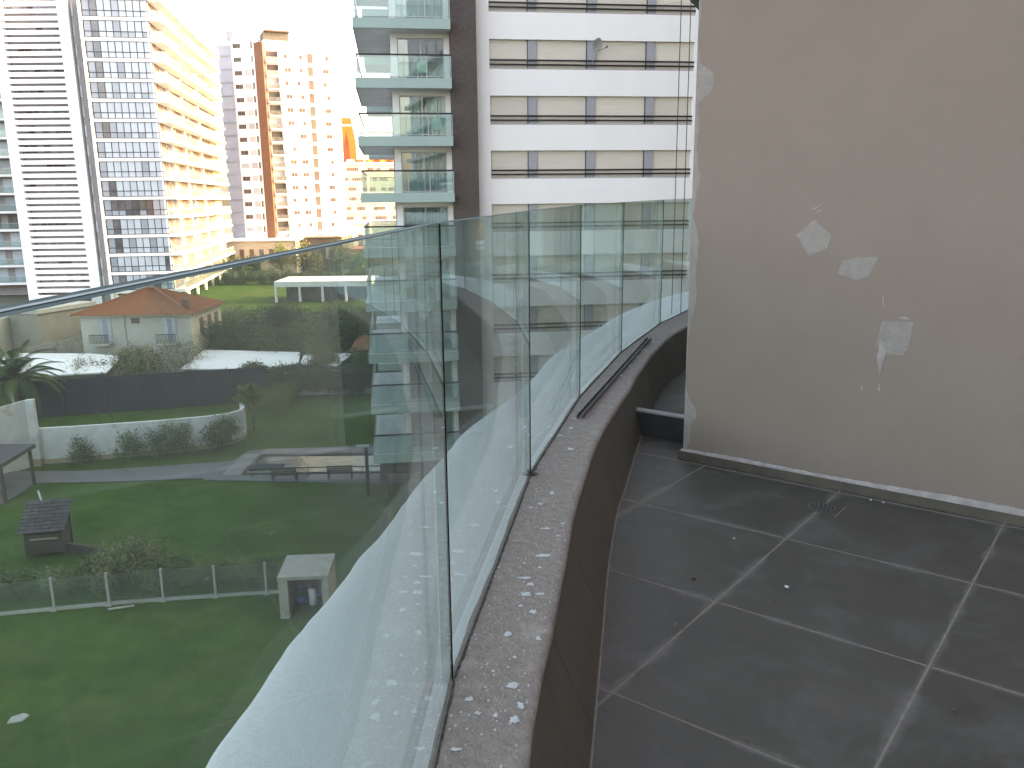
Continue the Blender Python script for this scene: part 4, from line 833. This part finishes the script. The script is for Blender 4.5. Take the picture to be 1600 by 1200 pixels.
shed('garden_shed', 'long flat white-roofed shed behind the palm', [(-45.2, 72.2), (-41.1, 66.3), (-33.8, 68.0), (-35.6, 74.6), (-39.2, 76.0), (-47.3, 76.6)], 2.9, 'sheet', 'tan', .02)
shed('garden_shed', 'terracotta-roofed shed behind the hedge by the teal building', [(-15.0, 76), (-8.0, 76.5), (-8.2, 82), (-15.2, 81.5)], 3.0, 'rooftile', 'tan', .1)
ob = root('outbuilding', 'plain tan rendered block with flat pale roof left of the villa', 'building', (-48.6, 80, G), -18)
MB().box(0, 3.6, 0, 7, 0, 6.3).build('wall', 'tan', ob); MB().box(-.15, 3.75, -.15, 7.1, 6.301, 6.7).build('roof', 'villawall', ob)
ob2 = root('outbuilding', 'narrow pale outbuilding with dark doorway behind a blue container', 'building', (-51.6, 78, G), 0)
MB().box(0, 2.9, 0, 4, 0, 5.9).build('wall', 'villawall', ob2); MB().box(.8, 1.7, -.04, -.001, 3.2, 5.2).build('door', 'greypane', ob2)
tag(MB().box(0, 1.9, 0, 1.3, 0, 1.7).build('water_tank', 'blue', None, (-50.6, 75.4, G+1.7)), 'blue square tank in front of the pale outbuilding', 'tank')
tag(MB().box(-2, 3.0, -.5, 2.0, 0, 1.69).build('tank_platform', 'stonewall', None, (-50.9, 75.4, G)), 'low rubble platform carrying the blue tank', 'platform')
tag(MB().box(0, 6, 0, .3, 0, 6.2).build('green_netting', 'green', None, (-56.3, 76, G)), 'tall green netting screen at the left edge', 'netting')
ws = root('workshop', 'long low workshop with patched grey sheet roof left of the villa', 'building', (-46, 84, G), 0)
MB().box(0, 5.2, 0, 10, 0, 3.6).build('wall', 'brownpane', ws)
for k in range(6): MB().add([(-.2+.92*k, -.4, 3.62), (.70+.92*k, -.4, 3.62), (.70+.92*k, 10.4, 4.5), (-.2+.92*k, 10.4, 4.5), (-.2+.92*k, -.4, 3.7+.02*(k % 2)), (.70+.92*k, -.4, 3.7+.02*(k % 2)), (.70+.92*k, 10.4, 4.58), (-.2+.92*k, 10.4, 4.58)], [(0, 3, 2, 1), (4, 5, 6, 7), (0, 1, 5, 4), (1, 2, 6, 5), (2, 3, 7, 6), (3, 0, 4, 7)]).build('roof_sheet', 'greysheet', ws)
sw = root('stone_wall', 'rubble stone yard wall below the workshop', 'wall', (-49, 76.5, G)); wallrun(sw, [(0, 0), (3, .6), (6, 1.4), (8.4, 2.0)], 2.6, 4.4, .4, 'stonewall')
# pavilion
pv = root('garden_pavilion', 'long white open pavilion with square posts on the far lawn', 'pavilion', (-31.94, 139, G), 0)
MB().box(-7.55, 8.4, -.1, 9.5, 2.55, 3.45).build('roof', 'sheet', pv); MB().box(-6.4, 8.0, 3.0, 3.2, 0, 2.549).build('back_screen', 'darkpane', pv)
for x in (-7.4, -3.4, .4, 4.3, 8.1): MB().box(x-.17, x+.17, 0, .34, 0, 2.549).build('post', 'sheet', pv); MB().box(x-.15, x+.15, 8.6, 8.95, 0, 2.549).build('post', 'sheet', pv)
# low far buildings seen through the glass
def lowbuild(name, lb, x, y, w, d, h, mw, mr=None, rh=.3, nw=6):
    r_ = root(name, lb, 'building', (x, y, G)); MB().box(0, w, 0, d, 0, h).build('wall', mw, r_)
    MB().xprism([(-.4, h+.01), (w+.4, h+.01), (w-.5, h+rh), (.5, h+rh)], -.4, d+.4).build('roof', mr or 'white2', r_)
    for i in range(nw):
        a = w*(i+.25)/nw; bx('window', rr.choice(['brownpane', 'darkpane', 'greypane']), r_, a, a+w/nw*.45, -.06, -.002, h*.35, h*.75)
    return r_
lowbuild('low_building', 'long low cream building beyond the pavilion, left part', -66, 196, 16, 12, 7.5, 'beige', 'white2', .5, 7)
lowbuild('low_building', 'cream house with flat roof beyond the pavilion, middle', -49, 200, 9, 12, 8.0, 'ochre', 'beige', .4, 4)
lowbuild('low_building', 'long building with orange tiled roof beyond the pavilion', -38.5, 190, 20, 12, 4.0, 'beige', 'rooftile', 1.8, 8)
lowbuild('low_building', 'low grey-roofed building beneath the brick-strip tower', -52, 220, 26, 10, 10.5, 'villawall', 'greysheet', .8, 9)
lowbuild('low_building', 'wide white shop building at the far left beyond the road', -132, 215, 40, 14, 9, 'beige', 'white2', .6, 12)
# cars on the far road
def car(x, y, rz, m, lb):
    c = root('parked_car', lb, 'car', (x, y, G+.02), rz, 'cars on the far road at the left')
    MB().xprism([(-2.1, .35), (-2.1, .85), (-1.3, .95), (-.8, 1.42), (.8, 1.42), (1.4, .95), (2.1, .8), (2.1, .35)], -.85, .85).build('body', m, c)
    MB().xprism([(-1.2, .97), (-.76, 1.36), (.74, 1.36), (1.25, .97)], -.86, .86).build('side_window', 'darkpane', c)
    for wx in (-1.3, 1.3):
        for wy in (-.87, .70): MB().bar((wx, wy, .33), (wx, wy+.17, .33), .33, n=12).build('wheel', 'rubber', c)
for x, y, m, lb in ((-118, 192, 'carwhite', 'white car on the far road, nearer the picture edge'), (-111, 193, 'carwhite', 'second white car on the far road, just left of the slatted tower'), (-124.5, 193, 'greypane', 'grey car behind the white ones on the far road')): car(x, y, 5, m, lb)

# ================================================================ PLANTS
def crown_mesh(name, mats, seed, rx, rz, n, leaf, lobes=7, flat=.8):
    """leaf-sized quads gathered in clumps through an uneven crown"""
    rg = np.random.RandomState(seed); L = []
    for i in range(lobes):
        a = rg.uniform(0, 6.28); q = rg.uniform(.15, .62)
        L.append((math.cos(a)*q*rx, math.sin(a)*q*rx, rg.uniform(-.45, .55)*rz, rg.uniform(.32, .58)))
    clumps = []
    for i in range(n//14):
        l = L[rg.randint(len(L))]; v = rg.normal(size=3); v /= np.linalg.norm(v); q = rg.uniform(.55, 1.0)**.5
        clumps.append((l[0]+v[0]*q*l[3]*rx, l[1]+v[1]*q*l[3]*rx, l[2]+v[2]*q*l[3]*rz*flat))
    vs, fs, mi = [], [], []
    for c in clumps:
        mm = rg.randint(len(mats))
        for k in range(14):
            p = np.array(c)+rg.normal(size=3)*leaf*1.3; u = rg.normal(size=3); u /= np.linalg.norm(u); w = np.cross(u, rg.normal(size=3)); w /= np.linalg.norm(w)
            s = leaf*rg.uniform(.6, 1.2); b = len(vs)
            vs += [tuple(p-u*s*.5), tuple(p+w*s*.32), tuple(p+u*s*.5), tuple(p-w*s*.32)]; fs.append((b, b+1, b+2, b+3)); mi.append(mm)
    me = bpy.data.meshes.new(name); me.from_pydata(vs, [], fs)
    for m in mats: me.materials.append(M[m])
    me.polygons.foreach_set('material_index', mi); me.update(); return me
def trunk_mesh(h, r_, seed, spread=1.0, n=6):
    rg = random.Random(seed); m_ = MB(); p = Vector((0, 0, 0)); t = Vector((rg.uniform(-.2, .2), rg.uniform(-.2, .2), h*.5)); m_.bar(p, t, r_, r2=r_*.7)
    for k in range(n):
        a = rg.uniform(0, 6.28); q = t+Vector((math.cos(a)*spread*rg.uniform(.5, 1), math.sin(a)*spread*rg.uniform(.5, 1), h*rg.uniform(.3, .6))); m_.bar(t, q, r_*.45, r2=r_*.15)
        q2 = q+Vector((rg.uniform(-.5, .5), rg.uniform(-.5, .5), rg.uniform(.2, .6)))*spread*.6; m_.bar(q, q2, r_*.15, r2=r_*.05, n=4)
    return m_.mesh('trunk', 'bark')
CR = [crown_mesh('crown', ['leaf1', 'leaf2'], 1, 2.6, 2.1, 5200, .20, 8), crown_mesh('crown', ['leaf2', 'leaf3'], 2, 2.4, 1.9, 5000, .19, 7), crown_mesh('crown', ['leaf3', 'leaf1'], 3, 2.5, 2.0, 4200, .18, 9), crown_mesh('crown', ['leafblue', 'leaf1'], 4, 2.3, 2.3, 5000, .20, 7)]
BARE = crown_mesh('crown', ['leaf3', 'woodlight' if False else 'leaf3'], 9, 2.4, 1.9, 1400, .13, 9)
TR = [trunk_mesh(3.6, .17, 1, 1.5), trunk_mesh(3.2, .14, 2, 1.3, 7), trunk_mesh(3.4, .12, 3, 1.6, 12)]
def tree(x, y, h, w, kind, lb, name='garden_tree', group=None, zb=0):
    t = root(name, lb, 'tree', (x, y, G+zb), (x*37+y*11) % 360, group); s = h/5.4
    link('trunk', TR[2 if kind == 4 else kind % 2], t, (0, 0, 0), (0, 0, 0), (w, w, s)); link('crown', BARE if kind == 4 else CR[kind], t, (0, 0, 3.1*s), (0, 0, 0), (w, w, s*1.28))
TG = 'trees behind the netting and sheds'
trees = [(-30.5, 83, 5.2, 1.0, 2, 'olive bushy tree at the right corner of the villa'), (-27.5, 86, 5.4, 1.2, 0, 'dark tree right of the villa corner, first of the grove'), (-24.5, 82, 5.8, 1.2, 0, 'broad dark tree behind the white-roofed shed'), (-21.4, 84.5, 5.6, 1.2, 1, 'mid-green tree behind the white shed, centre of the grove'),
         (-18.0, 79, 5.9, 1.25, 1, 'bright mid-green tree overhanging the end of the white roof'), (-14.5, 84, 6.0, 1.2, 0, 'tall dark tree above the terracotta shed'), (-11.5, 80, 5.8, 1.1, 2, 'olive tree next to the teal building'), (-9.0, 86, 5.6, 1.2, 3, 'bluish dark tree almost behind the teal building'),
         (-26, 92, 5.2, 1.3, 3, 'bluish tree in the second row of the grove, left'), (-20.5, 94, 5.2, 1.35, 0, 'dark tree in the second row of the grove, centre'), (-15, 95, 5.4, 1.3, 1, 'mid-green tree in the second row of the grove, right'), (-31.5, 93, 4.8, 1.2, 1, 'mid-green tree behind the villa'),
         (-10, 97, 5.2, 1.2, 0, 'dark tree in the second row beside the teal building'), (-35, 102, 4.2, 1.2, 2, 'olive tree on the slope behind the villa roof'), (-28, 104, 4.4, 1.2, 0, 'dark low tree before the far lawn, left'), (-22, 106, 4.0, 1.3, 2, 'olive low tree before the far lawn, centre'), (-16, 107, 4.2, 1.2, 0, 'dark low tree before the far lawn, right'),
         (-17.0, 74.0, 4.4, .9, 1, 'small leafy tree in front of the white roof end')]
trees += [(-23.0, 80.2, 4.6, 1.1, 0, 'low dark tree right behind the larger white roof'), (-19.6, 81.0, 4.8, 1.15, 2, 'olive tree behind the gap between the two white roofs'), (-16.6, 80.5, 4.8, 1.1, 3, 'bluish tree behind the smaller white roof'), (-13.2, 75.4, 4.4, 1.0, 0, 'dark tree at the left corner of the terracotta shed'), (-9.8, 75.6, 4.2, .95, 1, 'mid-green tree before the terracotta shed, by the teal building'), (-28.6, 81.5, 4.6, 1.1, 3, 'bluish tree beside the right wall of the villa'), (-24, 98, 4.6, 1.3, 0, 'dark tree in the third row, left of centre'), (-18, 100, 4.6, 1.3, 2, 'olive tree in the third row, right of centre'), (-12, 103, 4.4, 1.3, 0, 'dark tree in the third row near the teal building'), (-30, 98, 4.6, 1.2, 0, 'dark tree in the third row behind the villa'), (-17.8, 71.8, 3.2, .8, 0, 'dark bushy tree rising over the hedge before the small white roof'), (-22.4, 70.6, 2.8, .8, 3, 'low bluish tree at the left end of the hedge')]
for x, y, h, w, k, lb in trees: tree(x, y, h, w, k, lb, group=TG)
for x, y, h, w, k, lb in ((-32.6, 72.5, 4.6, 1.0, 4, 'sparse half-bare tree in front of the villa wall, left'), (-29.6, 74.5, 5.0, 1.1, 4, 'sparse brownish tree between villa and white shed'), (-37.0, 70.4, 4.2, .8, 4, 'sparse small tree over the long white roof'), (-34.6, 71.2, 4.4, .9, 2, 'olive bushy tree before the villa wall'), (-31.0, 69.5, 3.6, .9, 2, 'olive shrubby tree just behind the netting'), (-41.0, 69.0, 3.6, .8, 4, 'bare shrubby tree behind the palm'), (-32.8, 68.2, 3.9, .9, 2, 'olive tree leaning over the netting right of the long white roof'), (-29.2, 70.6, 4.1, .9, 4, 'sparse brownish tree over the left tip of the larger white roof'), (-35.8, 67.4, 3.4, .7, 4, 'bare little tree before the right end of the long white roof'), (-33.8, 74.6, 4.2, 1.0, 1, 'mid-green bush against the middle of the villa wall')):
    tree(x, y, h, w, k, lb, group=TG)
for i, (x, y, h, w, k, lb) in enumerate(((-58, 183, 6.5, 1.4, 0, 'far dark tree left of the pavilion'), (-50, 184, 8.0, 1.4, 1, 'far mid-green tree left of the pavilion'), (-43, 178, 8.5, 1.5, 2, 'far olive tree behind the left end of the pavilion'), (-37, 182, 9.5, 1.3, 2, 'far tall tree over the pavilion roof, left'), (-31, 178, 8.0, 1.5, 0, 'far tree over the pavilion roof, centre'), (-27, 180, 9.0, 1.4, 2, 'far tree before the orange roof'), (-21, 181, 8.0, 1.3, 0, 'far tree at the right end of the pavilion'), (-66, 186, 7, 1.4, 0, 'far dark tree beside the glazed tower'), (-108, 178, 7, 1.3, 0, 'far dark tree left of the slatted tower'), (-114, 172, 6, 1.3, 3, 'far bluish tree at the left picture edge'))): tree(x, y, h, w, k, lb, group='far trees around the pavilion')
BU = [crown_mesh('foliage', ['leaf1', 'leaf2'], 21, 1.1, .8, 3200, .11, 8), crown_mesh('foliage', ['leaf3', 'leaf2'], 22, 1.0, .8, 3000, .10, 8), crown_mesh('foliage', ['leafblue', 'leaf2'], 23, 1.0, .9, 1500, .10, 7), crown_mesh('foliage', ['leaf2', 'leaf4'], 24, 1.0, .7, 2600, .10, 7)]
ST_ = trunk_mesh(1.2, .03, 5, .8, 14)
def shrub(x, y, w, h, k, lb, grp, name='shrub'):
    s = root(name, lb, 'shrub', (x, y, G+.02), (x*53) % 360, grp); link('foliage', BU[k], s, (0, 0, .72*h), (0, 0, 0), (w, w, h)); link('stem', ST_, s, (0, 0, 0), (0, 0, 0), (w, w, h))
for x, y, w, h, k, lb in ((-28.0, 51.9, 1.15, 1.3, 2, 'thin bluish shrub at the left end of the white wall'), (-25.3, 52.6, 1.25, 1.5, 2, 'bluish shrub second from left along the white wall'), (-23.6, 53.2, 1.25, 1.65, 2, 'taller bluish shrub in the middle of the white wall'), (-22.2, 53.5, 1.2, 1.6, 2, 'bluish shrub right of the middle of the white wall'), (-19.9, 54.6, 1.3, 1.7, 0, 'dense dark bush at the curled end of the white wall')): shrub(x, y, w, h, k, lb, 'shrubs along the white garden wall')
bl = [(-23.2, 33.2, 1.0, 1.1, 0), (-21.6, 33.2, 1.0, .9, 0), (-20.0, 33.4, 1.0, .9, 1), (-18.6, 34.2, 1.0, 1.0, 0), (-17.5, 34.0, 1.2, 1.5, 1), (-16.2, 34.2, 1.2, 1.6, 1), (-15.2, 33.9, .9, 1.2, 0), (-13.9, 34.0, .9, .9, 3), (-12.9, 34.1, .85, .8, 0), (-12.0, 34.2, .8, .75, 3), (-11.0, 34.4, .8, .8, 0), (-18.4, 35.6, .7, .6, 0), (-24.6, 34.6, 1.1, 1.2, 1), (-17.2, 35.8, .8, .8, 1)]
bn = ['far left dark bush behind the glass fence', 'dark bush before the playhouse behind the glass fence', 'olive bush below the playhouse', 'dark bush right of the playhouse', 'big olive bush behind the second fence post', 'biggest yellowish bush between second and third fence post', 'dark bush at the third fence post', 'low light-green bush right of the third post', 'low dark bush in the middle of the right fence bay', 'lowest bright green bush right of the fourth post', 'dark low bush next to the pump housing', 'small dark bush beside the side board', 'olive bush at the left picture edge behind the fence', 'small yellowish bush at the end of the side board']
for (x, y, w, h, k), lb in zip(bl, bn): shrub(x, y, w, h, k, lb, 'bushes along the glass fence')
# clipped hedge at the back of the lawn
hd = root('hedge', 'dark hedge along the back of the garden lawn', 'hedge', (-16, 72.6, G)); wallrun(hd, [(-6, -2.6), (-2, -1.9), (2, -1.5), (8, -1.2)], 2.0, 2.2, .5, 'greyblue', 'boundary_wall')
HM = crown_mesh('foliage', ['leaf1', 'leafblue'], 41, 1.6, 1.5, 4200, .15, 9)
for i in range(14): link('foliage', HM, hd, (-5.8+1.05*i, -2.9+.12*i+random.uniform(-.3, .3), 1.45), (0, 0, i*1.3), (1, .8, random.uniform(.9, 1.25)))
for i, (x, y) in enumerate(((-20.2, 66), (-19.0, 67.5), (-18.7, 64.6))): shrub(x, y, 1.1, 1.2, 3, ['bright green bush left of the small lawn palm', 'bright green bush at the corner of the back lawn', 'bright green bush right of the small lawn palm'][i], 'bright bushes at the corner of the back lawn')
fh = root('hedge', 'far hedge running behind the pavilion below the cream buildings', 'hedge', (-70, 170, G))
for i in range(17): link('foliage', HM, fh, (3.1*i, random.uniform(-.8, .8), 1.3), (0, 0, i*1.9), (1.4, 1.2, random.uniform(.9, 1.5)))
# palm
def frond_mesh(L_, m, name='frond', leaf=.42, droop=1.0, n=26, w=.018):
    m_ = MB(); pts = []
    for i in range(n+1): t = i/n; pts.append(Vector((L_*(t-.18*droop*t*t), 0, L_*(.55*t-.85*droop*t*t))))
    for i in range(n): m_.bar(pts[i], pts[i+1], .03*(1-i/n)+.006, n=4, r2=.03*(1-(i+1)/n)+.006)
    for i in range(2, n+1):
        p = pts[i]; d = (pts[i]-pts[i-1]).normalized(); q = leaf*math.sin(math.pi*min(1, (i/n)*.8+.15))+.12
        for s in (-1, 1):
            t = p+Vector((d.x*.45, s*.8, d.z*.45-.25)).normalized()*q; o = Vector((0, 0, w)); m_.add([p-d*.03, p+d*.03, t], [(0, 1, 2)]); m_.add([p-o, p+o, t], [(0, 1, 2)])
    return m_.mesh(name, m)
pl = root('palm_tree', 'large date palm with arching fronds at the left behind the garden wall', 'palm', (-38.6, 63.2, G))
m_ = MB(); m_.bar((0, 0, 0), (0, 0, 3.0), .32, r2=.26, n=10); m_.build('trunk', 'bark', pl)
FM = [frond_mesh(4.4, 'leafblue', leaf=.62, droop=1.0, w=.045, n=34), frond_mesh(4.2, 'leaf2', leaf=.6, droop=.7, w=.045, n=34), frond_mesh(3.8, 'leaf1', leaf=.6, droop=1.3, w=.045, n=34)]
for i in range(44): a = i*2.399; link('frond', FM[i % 3], pl, (0, 0, 3.0+.12*(i % 4)), (0, R([-22, -6, 10, -48][i % 4]), a))
yc = root('small_palm', 'small yellow-green tufted palm at the end of the garden wall', 'palm', (-19.2, 59.6, G))
m_ = MB(); m_.bar((0, 0, 0), (.1, 0, 2.2), .10, r2=.08, n=8); m_.bar((.0, 0, .8), (-.5, .2, 2.4), .06, r2=.05); m_.build('trunk', 'bark', yc)
YM = frond_mesh(1.05, 'leaf4', leaf=.40, droop=.35, n=16, w=.03)
for i in range(60): a = i*2.399; link('frond', YM, yc, (.05-.45*(i % 2), .1*(i % 2), 2.3+.1*(i % 3)), (0, R([-75, -45, -15, 12][i % 4]), a))
